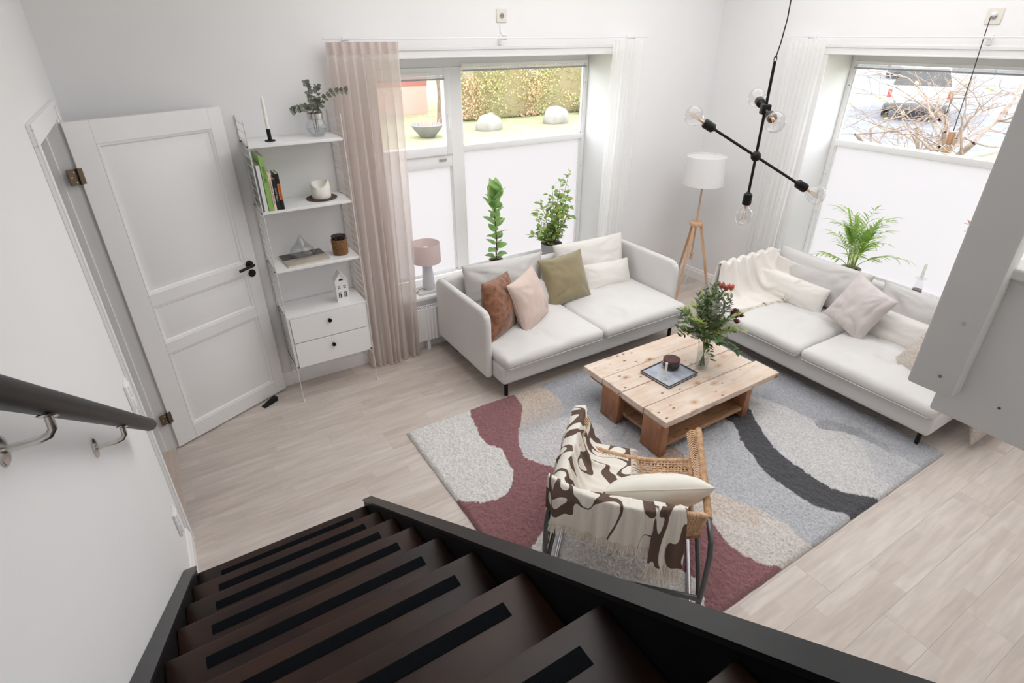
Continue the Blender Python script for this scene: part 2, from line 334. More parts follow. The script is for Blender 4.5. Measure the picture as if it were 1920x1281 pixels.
# floor boards, each its own piece
PL, PW = 1.95, .2
base = MB().box(-PL/2+.0002, PL/2-.0002, -PW/2+.0002, PW/2-.0002, -.016, 0, bev=.0004).mesh('plank')
short = {}
ny = int(math.ceil(6.6/PW))
for j in range(ny):
    y1 = -j*PW; y0 = y1-PW; xo = LX-(random.random()*PL)
    x = xo
    while x < 0:
        a, b = max(x, LX), min(x+PL, 0)
        if b-a > .03:
            if b-a > PL-.001: me = base
            else: me = MB().box(-(b-a)/2+.0002, (b-a)/2-.0002, -PW/2+.0002, PW/2-.0002, -.016, 0, bev=.0004).mesh('plank')
            link('plank', me, m_floor, floor, ((a+b)/2, (y0+y1)/2, 0))
        x += PL
w = MB().box(LX-.15, LX, DY0, DY1, -.016, .004, bev=.002); ob('threshold', w, mat('threshold_oak', S(206,190,178), .4, tone=.08, tscale=6, stretch=(8,1,1)), floor)
# baseboards
def base_prof(p0, p1, nrm):
    p0 = Vector(p0); p1 = Vector(p1); n = Vector(nrm); pr = [(0,0),(.018,0),(.018,.085),(.012,.092),(.012,.105),(.007,.115),(0,.12)]
    v = []; 
    for p in (p0, p1): v += [tuple(p + n*a + Vector((0,0,z))) for a, z in pr]
    k = len(pr); f = [(i, (i+1)%k, k+(i+1)%k, k+i) for i in range(k)]+[tuple(range(k-1,-1,-1)), tuple(range(k,2*k))]
    return MB().add(v, f)
struct('baseboard_back', base_prof((LX+.02,0,0), (-.018,0,0), (0,-1,0)), m_trim, smooth=False)
struct('baseboard_right', base_prof((0,0,0), (0,YB,0), (-1,0,0)), m_trim)
b_ = base_prof((LX,-1.36,0), (LX,-1.86,0), (1,0,0)); struct('baseboard_left', b_, m_trim)
struct('baseboard_corner', base_prof((LX,-.02,0), (LX,-.33,0), (1,0,0)), m_trim)

# ------------------------------------------------------------------ windows
def build_window(idx, T, near):
    """local frame: X = along the wall to the left as seen from inside is -u ; we use s coordinate measured so that the wide fixed pane is nearest the room corner"""
    root = bpy.data.objects.new('window_%d' % idx, None); COL.objects.link(root); root['kind'] = 'structure'; root.matrix_world = T
    # local: x from 0 (opening edge at corner side) to -W ; y depth into wall ; z up
    W = 2.165 if idx == 1 else 2.155
    D0, D1 = .355, .405
    xs = -.039 if idx == 1 else -.04       # right glass edge
    xm = -1.323                            # left edge of wide glass
    a, b, e = -1.435, -1.815, -1.99        # small panes right / left edges
    fr = MB()
    fr.box(xs, -.001, D0, D1, WZ0+.03, WZ1-.001, bev=.002); fr.box(-W+.06, xs-.0005, D0+.0005, D1, 2.215, WZ1-.001, bev=.002); fr.box(-W+.06, xs-.0005, D0+.0005, D1, WZ0+.03, .505, bev=.002)
    fr.box(xm-.112, xm, D0-.008, D1-.001, .506, 2.214, bev=.002); fr.box(-W+.001, -W+.06, D0, D1, WZ0+.03, WZ1-.001, bev=.002)
    ob('frame', fr, m_trim, root)
    ob('transom', MB().box(xm, xs, D0-.012, D1, 1.556, 1.608, bev=.004), m_trim, root)
    ob('transom', MB().box(-W+.06, xm-.112, D0-.006, D1, 1.447, 1.552, bev=.004), m_trim, root)
    # opening sash on the small upper light
    sx0, sx1 = -W+.06, xm-.112
    sa = MB(); sa.box(sx0, sx0+.06, D0-.03, D1-.01, 1.552, 2.215, bev=.004); sa.box(sx1-.055, sx1, D0-.03, D1-.01, 1.552, 2.215, bev=.004)
    sa.box(sx0+.06, sx1-.055, D0-.03, D1-.01, 1.552, 1.622, bev=.004); sa.box(sx0+.06, sx1-.055, D0-.03, D1-.01, 2.165, 2.215, bev=.004)
    sash = ob('sash', sa, m_trim, root)
    hd = MB(); hd.box(sx1-.038, sx1-.018, D0-.04, D0-.03, 1.83, 1.87, bev=.002); hd.tube([(sx1-.028, D0-.045, 1.84), (sx1-.03, D0-.055, 1.825), (sx1-.034, D0-.05, 1.75)], [.005,.006,.004], 8)
    ob('sash_handle', hd, m_white, sash)
    for zz in (1.50,): ob('latch', MB().box(sx1-.12, sx1-.06, D0-.018, D0-.006, zz, zz+.018, bev=.002), m_steel, root)
    # glass
    gy = .385
    ob('glass_pane', MB().box(xm-.01, xs+.01, gy, gy+.006, 1.6, 2.22), m_glass, root, smooth=False, label='clear upper window pane')
    ob('glass_pane', MB().box(sx0+.05, sx1-.045, gy, gy+.006, 1.61, 2.18), m_glass, root, smooth=False, label='clear upper window pane')
    ob('frosted_pane', MB().box(xm-.01, xs+.01, gy, gy+.003, .5, 1.56), m_frost, root, smooth=False, label='white frosted lower window pane')
    ob('frosted_pane', MB().box(sx0-.01, sx1+.01, gy, gy+.003, .5, 1.45), m_frost, root, smooth=False, label='white frosted lower window pane')
    bd = MB()
    for (x0, x1, z0, z1) in ((xm, xs, 1.608, 2.215), (xm, xs, .505, 1.556), (sx0, sx1, .505, 1.447)):
        bd.box(x0, x0+.012, D0+.01, gy, z0, z1); bd.box(x1-.012, x1, D0+.01, gy, z0, z1); bd.box(x0, x1, D0+.01, gy, z0, z0+.008)
    ob('glazing_bead', bd, m_white, root)
    # raised venetian blinds
    for (x0, x1, zt) in ((xm+.005, xs-.005, 2.226), (sx0+.05, sx1-.045, 2.17)):
        bl = ob('blind_headrail', MB().box(x0, x1, D0-.035, D0-.01, zt-.012, zt+.012, bev=.002), m_white, root)
        sl = MB()
        for k in range(5): sl.box(x0+.004, x1-.004, D0-.034, D0-.01, zt-.0175-k*.0035, zt-.0158-k*.0035)
        ob('blind_slat', sl, m_white, bl, kind='stuff')
        ob('bottom_rail', MB().box(x0+.002, x1-.002, D0-.035, D0-.01, zt-.046, zt-.034, bev=.002), mat('blind_grey', (.42,.42,.44), .5), bl)
        cd = MB()
        for q in (.2, .78): xx = x0+(x1-x0)*q; cd.box(xx-.002, xx+.002, D0-.037, D0-.035, zt-.05, zt+.012)
        ob('ladder_cord', cd, m_white, bl)
    for z in (2.05, 1.3, .95): ob('screw', MB().lathe([(.004,0),(.004,.002)], 8, Matrix.Translation((xs+.012, D0, z)) @ Matrix.Rotation(math.pi/2, 4, 'X')), m_black, root)
    # sill
    ob('sill', MB().box(-W-.04, .04, -.035, D0+.002, WZ0-.005, WZ0+.025, bev=.005), m_white, root)
    # casing on the wall face
    cs = MB()
    def bar(x0, x1, z0, z1, horiz):
        cs.box(x0, x1, -.016, 0, z0, z1, bev=.003)
        if horiz: cs.box(x0, x1, -.024, -.014, z1-.022, z1, bev=.003); cs.box(x0+.05, x1-.05, -.02, -.014, z0, z0+.012, bev=.002)
        else:
            o = x1 if x1 > -.5 else x0; d = -1 if x1 > -.5 else 1
            cs.box(min(o, o+d*.022), max(o, o+d*.022), -.024, -.014, z0, z1, bev=.003)
    bar(-W-.07, .07, WZ1, WZ1+.072, True); bar(0, .07, WZ0-.02, WZ1, False); bar(-W-.07, -W, WZ0-.02, WZ1, False)
    ob('casing', cs, m_trim, root)
    return root
build_window(1, Matrix.Translation((O1[1], 0, 0)), None)
build_window(2, Matrix.Translation((0, O2[1], 0)) @ Matrix(((0,1,0,0),(1,0,0,0),(0,0,1,0),(0,0,0,1))), None)

build_window(3, Matrix.Translation((0, O3[1], 0)) @ Matrix(((0,1,0,0),(1,0,0,0),(0,0,1,0),(0,0,0,1))), None)  # window out of view, added to bring side light onto the floor

# curtain rods
def rod(name, label, p0, p1, nrm, brk):
    t = thing(name, label, 'curtain rod', p0)
    d = Vector(p1)-Vector(p0)
    ob('rail', MB().box(0 if abs(d.x) > .1 else -.011, d.x if abs(d.x) > .1 else .011, -.011 if abs(d.x) > .1 else d.y, .011 if abs(d.x) > .1 else 0, -.005, .005, bev=.002), m_white, t)
    for s_ in brk:
        q = d*s_; n = Vector(nrm)
        b = MB(); e = q+n*.097
        b.tube([q+Vector((0,0,-.008)), e+Vector((0,0,-.008))], .006, 6); b.box(e.x-.012-.0*n.x, e.x+.012, e.y-.012, e.y+.002 if abs(n.y)>.5 else e.y+.012, -.045, .012)
        ob('bracket', b, m_white, t)
rod('curtain_rod', 'thin white curtain rod above the window between the two sofa-side curtains on the back wall', (-3.80,-.1,2.418), (-1.03,-.1,2.418), (0,1,0), (.06,.49,.95))
rod('curtain_rod', 'thin white curtain rod above the right-hand window behind the small wooden pendant', (-.1,-.80,2.418), (-.1,-3.55,2.418), (1,0,0), (.07,.52,.95))
def curtain(label, top, bot, nrm, m, npl, ztop=2.40, zbot=.012, amp=.03, seed=0, sway=0, header=.05):
    """top/bot: (start, end) points on the floor plan; pleated sheet between"""
    t = thing('curtain', label, 'curtain', ((top[0][0]+top[1][0])/2, (top[0][1]+top[1][1])/2, 0)); ox, oy = t.location.x, t.location.y
    rs = random.Random(seed); ph = [rs.uniform(-.5,.5) for _ in range(60)]; am = [rs.uniform(.6,1.3) for _ in range(60)]
    n = Vector((*nrm, 0)); mb = MB(); nu, nv = npl*14, 46
    def fn(u, v):
        z = ztop+(zbot-ztop)*v
        a = Vector((*top[0],0)).lerp(Vector((*bot[0],0)), v); b = Vector((*top[1],0)).lerp(Vector((*bot[1],0)), v)
        k = int(u*npl*.999); uu = u*npl
        wob = .25*math.sin(uu*1.7+ph[3]*6+v*2.2)*v
        s_ = math.sin(2*math.pi*(uu+wob+.35*v*ph[k % 60]))
        A = amp*(am[k % 60])*(.55+.45*min(1, v*5)) 
        if v < header: s_ = math.copysign(abs(s_)**.6, s_)*.7
        p = a.lerp(b, u + .012*math.sin(4*math.pi*uu)*min(1, v*4)) + n*(s_*A + .02*v*math.sin(uu*.9+seed) + sway*math.sin(v*math.pi)*.5)
        zz = z + (.012*math.sin(uu*2.1) if v > .999 else 0) 
        return (p.x-ox, p.y-oy, max(zz, .004))
    mb.grid(fn, nu, nv); ob('curtain_panel', mb, m, t, ang=180)
    hm = MB(); hm.grid(lambda u, v: (lambda q: (q[0]+n.x*-.003, q[1]+n.y*-.003, q[2]))(fn(u, v*.03)), nu, 4); ob('header_tape', hm, m, t, ang=180)
    return t
m_linen = clothmat('linen_sheer_beige', S(242,233,228), .2, .55, 260, .12)
m_sheer = clothmat('sheer_white', (.985,.985,.98), .22, .55, 260, .03)
curtain('sheer beige linen curtain pooling on the floor between the white shelf and the window', [(-3.79,-.1),(-3.30,-.1)], [(-3.80,-.11),(-3.36,-.14)], (0,1), m_linen, 8, seed=2, amp=.042)
curtain('sheer white curtain at the corner side of the back wall window', [(-1.40,-.1),(-1.06,-.1)], [(-1.44,-.1),(-1.12,-.1)], (0,1), m_sheer, 8, seed=5, amp=.022)
curtain('sheer white curtain at the left side of the right-hand window behind the hanging lamp', [(-.1,-.82),(-.1,-1.16)], [(-.12,-.80),(-.12,-1.12)], (1,0), m_sheer, 8, seed=8, amp=.024)

# wall outlets
def outlet(label, T, name='wall_outlet', holes=True, w_=.088, h_=.088, cat='outlet', mm=None):
    t = thing(name, label, cat); t.matrix_world = T
    ob('cover_plate', MB().box(-w_/2, w_/2, -.008, 0, -h_/2, h_/2, bev=.003), mm or m_white, t)
    ins = ob('socket_ring', MB().lathe([(.021,0),(.021,.003),(.018,.004),(.017,-.001)], 24, Matrix.Translation((0,-.008,0)) @ Matrix.Rotation(math.pi/2, 4, 'X')), mm or m_white, t)
    if holes:
        ob('socket_hole', MB().lathe([(.016,0),(.016,.0008)], 20, Matrix.Translation((0,-.0085,0)) @ Matrix.Rotation(math.pi/2, 4, 'X')), mat('socket_grey', (.3,.29,.28), .6), t)
        for s_ in (-1, 1): ob('contact_hole', MB().lathe([(.0028,0),(.0028,.001)], 10, Matrix.Translation((s_*.0085,-.0095,0)) @ Matrix.Rotation(math.pi/2, 4, 'X')), m_black, t)
    return t
m_plate = mat('plate_ivory', S(222,218,208), .45)
outlet('ivory socket plate high on the back wall above the curtain rod', Matrix.Translation((-2.427,0,2.562)), mm=m_plate)
RW = Matrix(((0,-1,0,0),(-1,0,0,0),(0,0,1,0),(0,0,0,1)))
def onright(y, z, off=0): return Matrix.Translation((-off, y, z)) @ Matrix(((0,1,0,0),(-1,0,0,0),(0,0,1,0),(0,0,0,1)))
outlet('ivory ceiling-lamp outlet plate high on the right wall with a black cord plugged in', onright(-2.207, 2.536), w_=.092, h_=.095, mm=m_plate)
def onleft(y, z): return Matrix.Translation((LX, y, z)) @ Matrix(((0,-1,0,0),(1,0,0,0),(0,0,1,0),(0,0,0,1)))
for z, nm, lb, ct in ((1.04,'light_switch','white light switch on the left wall beside the door frame','light switch'), (.34,'wall_outlet','white low socket box on the left wall above the baseboard','outlet')):
    t = thing(nm, lb, ct); t.matrix_world = onleft(-1.47 if z > .5 else -1.55, z)
    ob('cover_plate', MB().box(-.045,.045,-.014,0,-.07,.07, bev=.003), m_white, t)
    ob('rocker' if z > .5 else 'socket_ring', MB().box(-.028,.028,-.02,-.012,.005,.06, bev=.002), m_white, t); ob('rocker' if z > .5 else 'socket_ring', MB().box(-.028,.028,-.02,-.012,-.06,-.005, bev=.002), m_white, t)
# cable below the first outlet
tag(ob('lamp_cable', MB().tube([(-2.44,-.005,2.51),(-2.438,-.006,2.46),(-2.425,-.01,2.44),(-2.40,-.012,2.437),(-2.39,-.012,2.43)], .003, 6), m_white), 'short white cable end tucked under the high socket on the back wall', 'cable')

# ------------------------------------------------------------------ door
dr = bpy.data.objects.new('door_1', None); COL.objects.link(dr); dr['kind'] = 'structure'
hx, hy = -5.243, -.425; ex, ey = -4.470, -.064
dr.location = (hx, hy, 0); dr.rotation_euler = (0,0,math.atan2(ey-hy, ex-hx))
DW = .853; DT = .04
# leaf: local x along the leaf, front face (towards camera) at y=0, back at +DT
lf = MB(); z0, z1 = .012, 2.06
pan = [(.125,.765,1.075,1.945),(.125,.765,.745,1.0),(.125,.765,.115,.675)]   # openings x0,x1,z0,z1
lf.box(0, .125, 0, DT, z0, z1, bev=.002); lf.box(.765, DW, 0, DT, z0, z1, bev=.002)
for a, b in ((z0,.115),(.675,.745),(1.0,1.075),(1.945,z1)): lf.box(.125,.765,0.0003,DT-.0003,a,b)
ob('leaf', lf, m_door, dr)
for (x0,x1,a,b) in pan:
    p = MB()
    prof = [(0,0),(.006,.004),(.014,.006),(.022,.012),(.034,.013)]
    rings = [[(x0+d,y,a+d),(x1-d,y,a+d),(x1-d,y,b-d),(x0+d,y,b-d)] for d, y in prof]+[[(x0+.06,.007,a+.06),(x1-.06,.007,a+.06),(x1-.06,.007,b-.06),(x0+.06,.007,b-.06)]]
    v = [q for r_ in rings for q in r_]; f = [(i*4+k, i*4+(k+1)%4, (i+1)*4+(k+1)%4, (i+1)*4+k) for i in range(len(rings)-1) for k in range(4)]+[tuple((len(rings)-1)*4+k for k in range(4))]
    f += [tuple(i for i in (3,2,1,0))]; p.add(v, f[:-1]); p.box(x0, x1, DT-.012, DT-.008, a, b)
    ob('door_panel', p, m_door, dr, ang=20)
hn = MB(); Ry = Matrix.Rotation(math.pi/2, 4, 'X')
hn.lathe([(.026,0),(.026,.008),(.023,.010)], 24, Matrix.Translation((.795,0,1.062)) @ Ry); hn.tube([(.795,-.008,1.062),(.795,-.05,1.062)], .009, 12); hn.tube([(.803,-.05,1.063),(.77,-.052,1.061),(.69,-.05,1.052)], [.0095,.0105,.009], 12)
hh = ob('door_handle', hn, m_black, dr)
ob('lock_rose', MB().lathe([(.026,0),(.026,.008),(.023,.010),(.005,.010)], 24, Matrix.Translation((.80,0,.995)) @ Ry), m_black, dr)
for z in (1.80,.255):
    hg = MB(); hg.box(-.052,.0,-.03,-.027,z-.04,z+.04, bev=.002, T=Matrix.Translation((0,.03,0))); hg.tube([(-.004,-.008,z-.042),(-.004,-.008,z+.042)], .006, 10); hg.box(0,.02,-.003,0,z-.04,z+.04)
    h = ob('hinge', hg, m_hinge, dr)
    for q in (-.025,0,.025): ob('screw', MB().lathe([(.004,0),(.004,.0015)], 8, Matrix.Translation((-.028+(.008 if q else -.008),.0,z+q)) @ Ry), m_steel, h)
# door frame (jamb and casing) on the left wall
fr = MB()
fr.box(LX-.15, LX-.055, DY1-.006, DY1+.03, 0, DZ, bev=.002); fr.box(LX-.06, LX+.004, DY1+.006, DY1+.03, 0, DZ, bev=.002)
fr.box(LX-.15, LX+.004, DY0-.03, DY0+.012, 0, DZ, bev=.002); fr.box(LX-.15, LX+.004, DY0, DY1, DZ-.012, DZ+.03, bev=.002)
struct('trim_1', fr, m_trim)
cs = MB()
for (y0, y1, a, b) in ((DY0-.078, DY0-.003, 0, DZ+.0045),(DY1+.010, DY1+.085, 0, DZ+.0045),(DY0-.078, DY1+.085, DZ+.005, DZ+.085)):
    cs.box(LX, LX+.014, y0, y1, a, b, bev=.002)
cs.box(LX+.0142, LX+.022, DY0-.0775, DY0-.056, 0, DZ+.0625, bev=.002); cs.box(LX+.0142, LX+.022, DY1+.063, DY1+.0845, 0, DZ+.0625, bev=.002); cs.box(LX+.0142, LX+.022, DY0-.0775, DY1+.0845, DZ+.063, DZ+.0845, bev=.002)
struct('trim_2', cs, m_trim)
t = thing('door_stop', 'black rubber wedge pushed under the open white door', 'door stop', (-4.62,-.20,0), .5)
ob('wedge', MB().prism([(-.06,0),(.06,0),(.06,.035),(-.06,.005)], -.02, .02, Matrix.Rotation(math.pi/2, 4, 'X')), m_black, t)

# ------------------------------------------------------------------ staircase
st = thing('staircase', 'dark brown wooden staircase with black side boards in the foreground', 'staircase', (-4.82,-1.9,0))
def L3(p): return (p[0]+4.82, p[1]+1.9, p[2])
SL = .712
def ztop(y): return .32+SL*(-1.9-y)
for x0, x1 in ((-5.2634+.006,-5.215),(-4.42,-4.38)):
    ys, ye = -1.86, -4.9; dz = .30
    sd = MB(); poly = [(ys, ztop(ys)-.0), (ye, ztop(ye)), (ye, ztop(ye)-dz), (ys-.02-(.32)/SL*.0, 0.0), (ys, 0.0)]
    poly = [(ys, ztop(ys)), (ye, ztop(ye)), (ye, ztop(ye)-dz), (-1.9+(.32-dz)/SL*-1*-1, 0.0), (ys, 0)]
    v = [(x0, y, z) for y, z in poly]+[(x1, y, z) for y, z in poly]; n = len(poly)
    sd.add([L3(p) for p in v], [tuple(range(n-1,-1,-1)), tuple(range(n,2*n))]+[(i,(i+1)%n,n+(i+1)%n,n+i) for i in range(n)])
    s_ = ob('side_board', sd, m_stringer, st, ang=20)
    cp = MB(); cp.add([L3(p) for p in [(x0-.004, ys+.004, ztop(ys)-.003),(x1+.004, ys+.004, ztop(ys)-.003),(x1+.004, ye, ztop(ye)),(x0-.004, ye, ztop(ye)),(x0-.004, ys+.004, ztop(ys)+.011),(x1+.004, ys+.004, ztop(ys)+.011),(x1+.004, ye, ztop(ye)+.014),(x0-.004, ye, ztop(ye)+.014)]],
        [(0,3,2,1),(4,5,6,7),(0,1,5,4),(1,2,6,5),(2,3,7,6),(3,0,4,7)])
    ob('top_edge_strip', cp, m_stringtop, s_, ang=20)
for n in range(12):
    y = -1.885-.2515*n; z = .285+.18*n
    if y < -4.7: break
    td = MB().box(-5.215+4.82, -4.42+4.82, -.30, .0, -.036, 0, bev=.008); o = ob('tread', td, m_stair, st, loc=(0, y+1.9, z))
    ob('grip_strip', MB().box(-5.215+4.82+.095, -4.42+4.82-.085, -.081, -.045, 0, .0012), m_tape, o, smooth=False)

# handrail
t = thing('handrail', 'dark round handrail on steel brackets along the left wall', 'handrail', (LX, -2.4, 1.4))
def R3(p): return (p[0]-LX, p[1]+2.4, p[2]-1.4)
a = Vector((-5.18,-1.84,1.085)); d = Vector((0,-1,.69)).normalized()
pts = [a+d*s_ for s_ in (0,.004,.012,.03,.5,1.2,1.75)]
ob('rail', MB().tube([R3(p) for p in pts], [.012,.019,.0235,.025,.025,.025,.025], 28), m_rail, t)
for y in (-2.38,-2.98):
    zr = 1.085+(-1.84-y)*.69
    b = MB(); b.tube([R3(p) for p in [(LX+.003,y,zr-.075),(LX+.055,y,zr-.075),(LX+.072,y,zr-.070),(LX+.081,y,zr-.058),(LX+.083,y,zr-.03)]], .0075, 12)
    br = ob('bracket', b, m_steel, t)
    ob('wall_flange', MB().lathe([(.03,0),(.03,.004),(.027,.006),(.012,.008)], 24, Matrix.Translation(R3((LX,y,zr-.075))) @ Matrix.Rotation(math.pi/2, 4, 'Y')), m_steel, br)
    ob('rail_saddle', MB().box(-.012,.012,-.028,.028,-.004,.0, bev=.002, T=Matrix.Translation(R3((LX+.083,y,zr-.029))) @ Matrix.Rotation(-math.atan(.69), 4, 'X')), m_steel, br)

# ------------------------------------------------------------------ loft edge and guard at the right
w = MB(); w.box(-3.985, -1.6, YB, -3.87, 1.95, 2.165); struct('loft_floor_edge', w, m_guard)
t = thing('fascia_board', 'grey-white painted board along the loft edge at the right side of the frame', 'board', (-4.0,-3.863,1.943))
ob('board', MB().box(0,.015,-2.6,0,0,.222, bev=.002), m_guard, t); ob('ledge', MB().box(-.012,.09,-2.6,-.024,.222,.236, bev=.002), m_guard, t)
ob('screw', MB().lathe([(.0018,0),(.002,.0006)], 10, Matrix.Translation((0,-.075,.045)) @ Matrix.Rotation(-math.pi/2, 4, 'Y')), m_steel, t)
t = thing('guard_post', 'painted upright guard post screwed to the loft edge at the right', 'post', (-4.0,-3.857,1.985))
ob('post', MB().box(-.03,0,-.034,.026,0,.9, bev=.005), m_guard, t)
for z in (.028,.112): ob('screw', MB().lathe([(.0022,0),(.0024,.0008)], 10, Matrix.Translation((-.03,-.012,z)) @ Matrix.Rotation(-math.pi/2, 4, 'Y')), m_steel, t)
t = thing('guard_rail', 'grey-white painted horizontal guard rail behind the post at the right frame edge', 'rail', (-3.96,-3.92,2.42))
ob('rail', MB().box(0,.04,-2.5,0,-.06,.04, bev=.004), m_guard, t)

# ------------------------------------------------------------------ radiator
t = thing('radiator', 'low white ribbed radiator under the window behind the sofa', 'radiator', (-2.4,-.09,.10))
rd = MB(); X0, X1 = -.965, 1.0; n = 64
prof = []
for i in range(n*4+1):
    x = X0+(X1-X0)*i/(n*4); prof.append((x, -.004*(1 if (i % 4) in (1,2) else 0)))
v = [(x, y, z) for z in (0,.292) for x, y in prof]; m_ = len(prof); rd.add(v, [(i, i+1, m_+i+1, m_+i) for i in range(m_-1)])
rd.box(X0,X1,.003,.006,0,.292); ob('front_panel', rd, m_white, t, ang=15)
ob('side_cover', MB().box(X0-.003,X0,-.002,.07,0,.30), m_white, t); ob('side_cover', MB().box(X1,X1+.003,-.002,.07,0,.30), m_white, t)
ob('back_panel', MB().box(X0,X1,.062,.068,0,.292), m_white, t); ob('convector', MB().box(X0,X1,.01,.06,.02,.28), mat('convector_dark', (.08,.08,.08), .6), t)
gr = MB()
for i in range(112): x = X0+.008+(X1-X0-.016)*i/111; gr.box(x-.005, x+.005, .004, .064, .296, .300)
gr.box(X0,X1,-.002,.006,.290,.302); gr.box(X0,X1,.062,.07,.290,.302); ob('top_grille', gr, m_white, t, smooth=False, kind='stuff')
ob('foot', MB().box(X0+.1,X0+.13,.01,.06,-.1,0), m_white, t); ob('foot', MB().box(X1-.13,X1-.1,.01,.06,-.1,0), m_white, t)

# ------------------------------------------------------------------ rug
def inpoly(px, py, poly):
    ins = np.zeros(px.shape, bool); n = len(poly); j = n-1
    for i in range(n):
        xi, yi = poly[i]; xj, yj = poly[j]
        c = ((yi > py) != (yj > py)) & (px < (xj-xi)*(py-yi)/(yj-yi+1e-12)+xi); ins ^= c; j = i
    return ins
RX0, RX1, RY0, RY1 = -3.89, -.97, -3.185, -1.095
NX, NY = 420, 300
gx = np.linspace(RX0, RX1, NX); gy = np.linspace(RY0, RY1, NY); GX, GY = np.meshgrid(gx, gy, indexing='ij')
jx = GX+.022*fbm(GX*28, GY*28)+.03*fbm(GX*5, GY*5+9); jy = GY+.022*fbm(GX*28+40, GY*28)
C_lg = S(196,196,199); C_w = S(222,219,216); C_bu = S(142,98,101); C_be = S(204,188,174); C_bl = S(176,178,184); C_ch = S(74,74,79); C_dk = S(148,149,154); C_br = S(180,160,146); C_li = S(204,202,203)
col = np.zeros((NX, NY, 3)); col[:] = C_lg
def paint(poly, c, soft=None):
    m = inpoly(jx, jy, poly)
    if soft is None: col[m] = c
    else:
        col[m] = col[m]*(1-soft[m][:,None])+np.array(c)*soft[m][:,None]
cl = lambda a: np.clip(a, 0, 1)
# top zone fading from blue grey (near the sofa) to pale lilac grey
paint([(-4,-1),(-.9,-1),(-.9,-2.2),(-4,-2.2)], C_bl, cl((GY+2.05)/.5+.9*fbm(GX*3, GY*3)))
paint([(-2.55,-1),(-.9,-1),(-.9,-3.3),(-1.25,-3.3),(-1.3,-2.7),(-1.5,-2.1),(-2.0,-2.05),(-2.55,-2.2)], C_bl)
paint([(-2.77,-1.0),(-2.77,-1.12),(-2.76,-1.21),(-2.76,-1.34),(-2.81,-1.49),(-2.87,-1.54),(-3.02,-1.53),(-3.3,-1.51),(-3.3,-1.0)], C_be, cl(1.1-(-1.25-GY)/.4+.3*fbm(GX*6, GY*6)))
paint([(-3.6,-1.5),(-2.87,-1.54),(-2.7,-1.75),(-2.75,-2.1),(-3.0,-2.3),(-3.6,-2.2)], C_li, cl((-1.45-GY)/.15))
paint([(-2.9,-1.9),(-2.5,-1.8),(-2.35,-2.1),(-2.2,-2.4),(-2.4,-2.6),(-2.9,-2.5)], C_dk, cl(.35+fbm(GX*4, GY*4)))
paint([(-2.46,-2.16),(-2.44,-2.27),(-2.46,-2.40),(-2.56,-2.45),(-2.7,-2.4),(-2.6,-2.16)], C_br)
paint([(-2.3,-2.2),(-1.95,-2.2),(-2.07,-2.53),(-2.16,-2.81),(-2.15,-2.96),(-2.05,-3.3),(-2.45,-3.3),(-2.41,-3.03),(-2.44,-2.86),(-2.53,-2.69),(-2.54,-2.51),(-2.45,-2.3)], S(186,188,193))
paint([(-2.60,-2.46),(-2.54,-2.51),(-2.54,-2.58),(-2.53,-2.69),(-2.49,-2.77),(-2.44,-2.86),(-2.42,-2.93),(-2.41,-3.03),(-2.43,-3.1),(-2.41,-3.3),(-2.9,-3.3),(-2.9,-2.5)], S(212,205,200), None)
paint([(-2.60,-2.46),(-2.54,-2.51),(-2.53,-2.69),(-2.44,-2.86),(-2.55,-2.95),(-2.75,-2.7)], C_be, cl(.6+fbm(GX*7, GY*7)))
# white blob right of the charcoal band
paint([(-1.66,-2.12),(-1.57,-2.13),(-1.47,-2.14),(-1.44,-2.23),(-1.4,-2.33),(-1.4,-2.47),(-1.41,-2.57),(-1.34,-2.62),(-1.3,-2.7),(-1.33,-2.82),(-1.43,-2.93),(-1.53,-3.01),(-1.6,-3.1),(-1.55,-3.3),(-1.8,-3.3),(-1.95,-2.98),(-1.92,-2.71),(-1.82,-2.42)], S(208,207,207))
paint([(-1.44,-2.6),(-1.38,-2.52),(-1.28,-2.58),(-1.2,-2.75),(-1.22,-2.95),(-1.3,-3.02),(-1.28,-2.85),(-1.33,-2.7)], C_dk, cl(.75+fbm(GX*8, GY*8)))
paint([(-1.9,-1.75),(-1.75,-1.75),(-1.62,-2.15),(-1.74,-2.31),(-1.82,-2.42),(-1.89,-2.57),(-1.92,-2.71),(-1.93,-2.85),(-1.93,-2.98),(-1.88,-3.07),(-1.82,-3.13),(-1.77,-3.19),(-1.74,-3.3),(-2.04,-3.3),(-2.05,-3.2),(-2.06,-3.15),(-2.12,-3.07),(-2.15,-2.96),(-2.16,-2.81),(-2.14,-2.67),(-2.07,-2.53),(-2.01,-2.39),(-1.94,-2.32),(-1.90,-2.24),(-1.91,-2.17)], C_ch)
# burgundy
burgR = [(-3.02,-1.0),(-3.02,-1.11),(-3.02,-1.16),(-3.04,-1.27),(-3.14,-1.42),(-3.24,-1.52),(-3.32,-1.65),(-3.34,-1.76),(-3.31,-1.83),(-3.26,-1.92),(-3.12,-2.1),(-2.96,-2.35),(-2.82,-2.6),(-2.74,-2.76),(-2.76,-2.82),(-2.79,-2.89),(-2.79,-2.96),(-2.79,-3.02),(-2.77,-3.09),(-2.74,-3.14),(-2.68,-3.19),(-2.6,-3.3)]
paint(burgR+[(-4,-3.3),(-4,-1.0)], C_bu)
paint([(-4,-1.0),(-3.4,-1.0),(-3.4,-1.1),(-3.44,-1.26),(-3.48,-1.4),(-3.48,-1.51),(-3.44,-1.61),(-3.45,-1.71),(-3.48,-1.83),(-3.53,-1.92),(-3.61,-1.98),(-3.7,-1.99),(-3.79,-1.96),(-3.86,-1.89),(-3.90,-1.83),(-4,-1.8)], C_w)
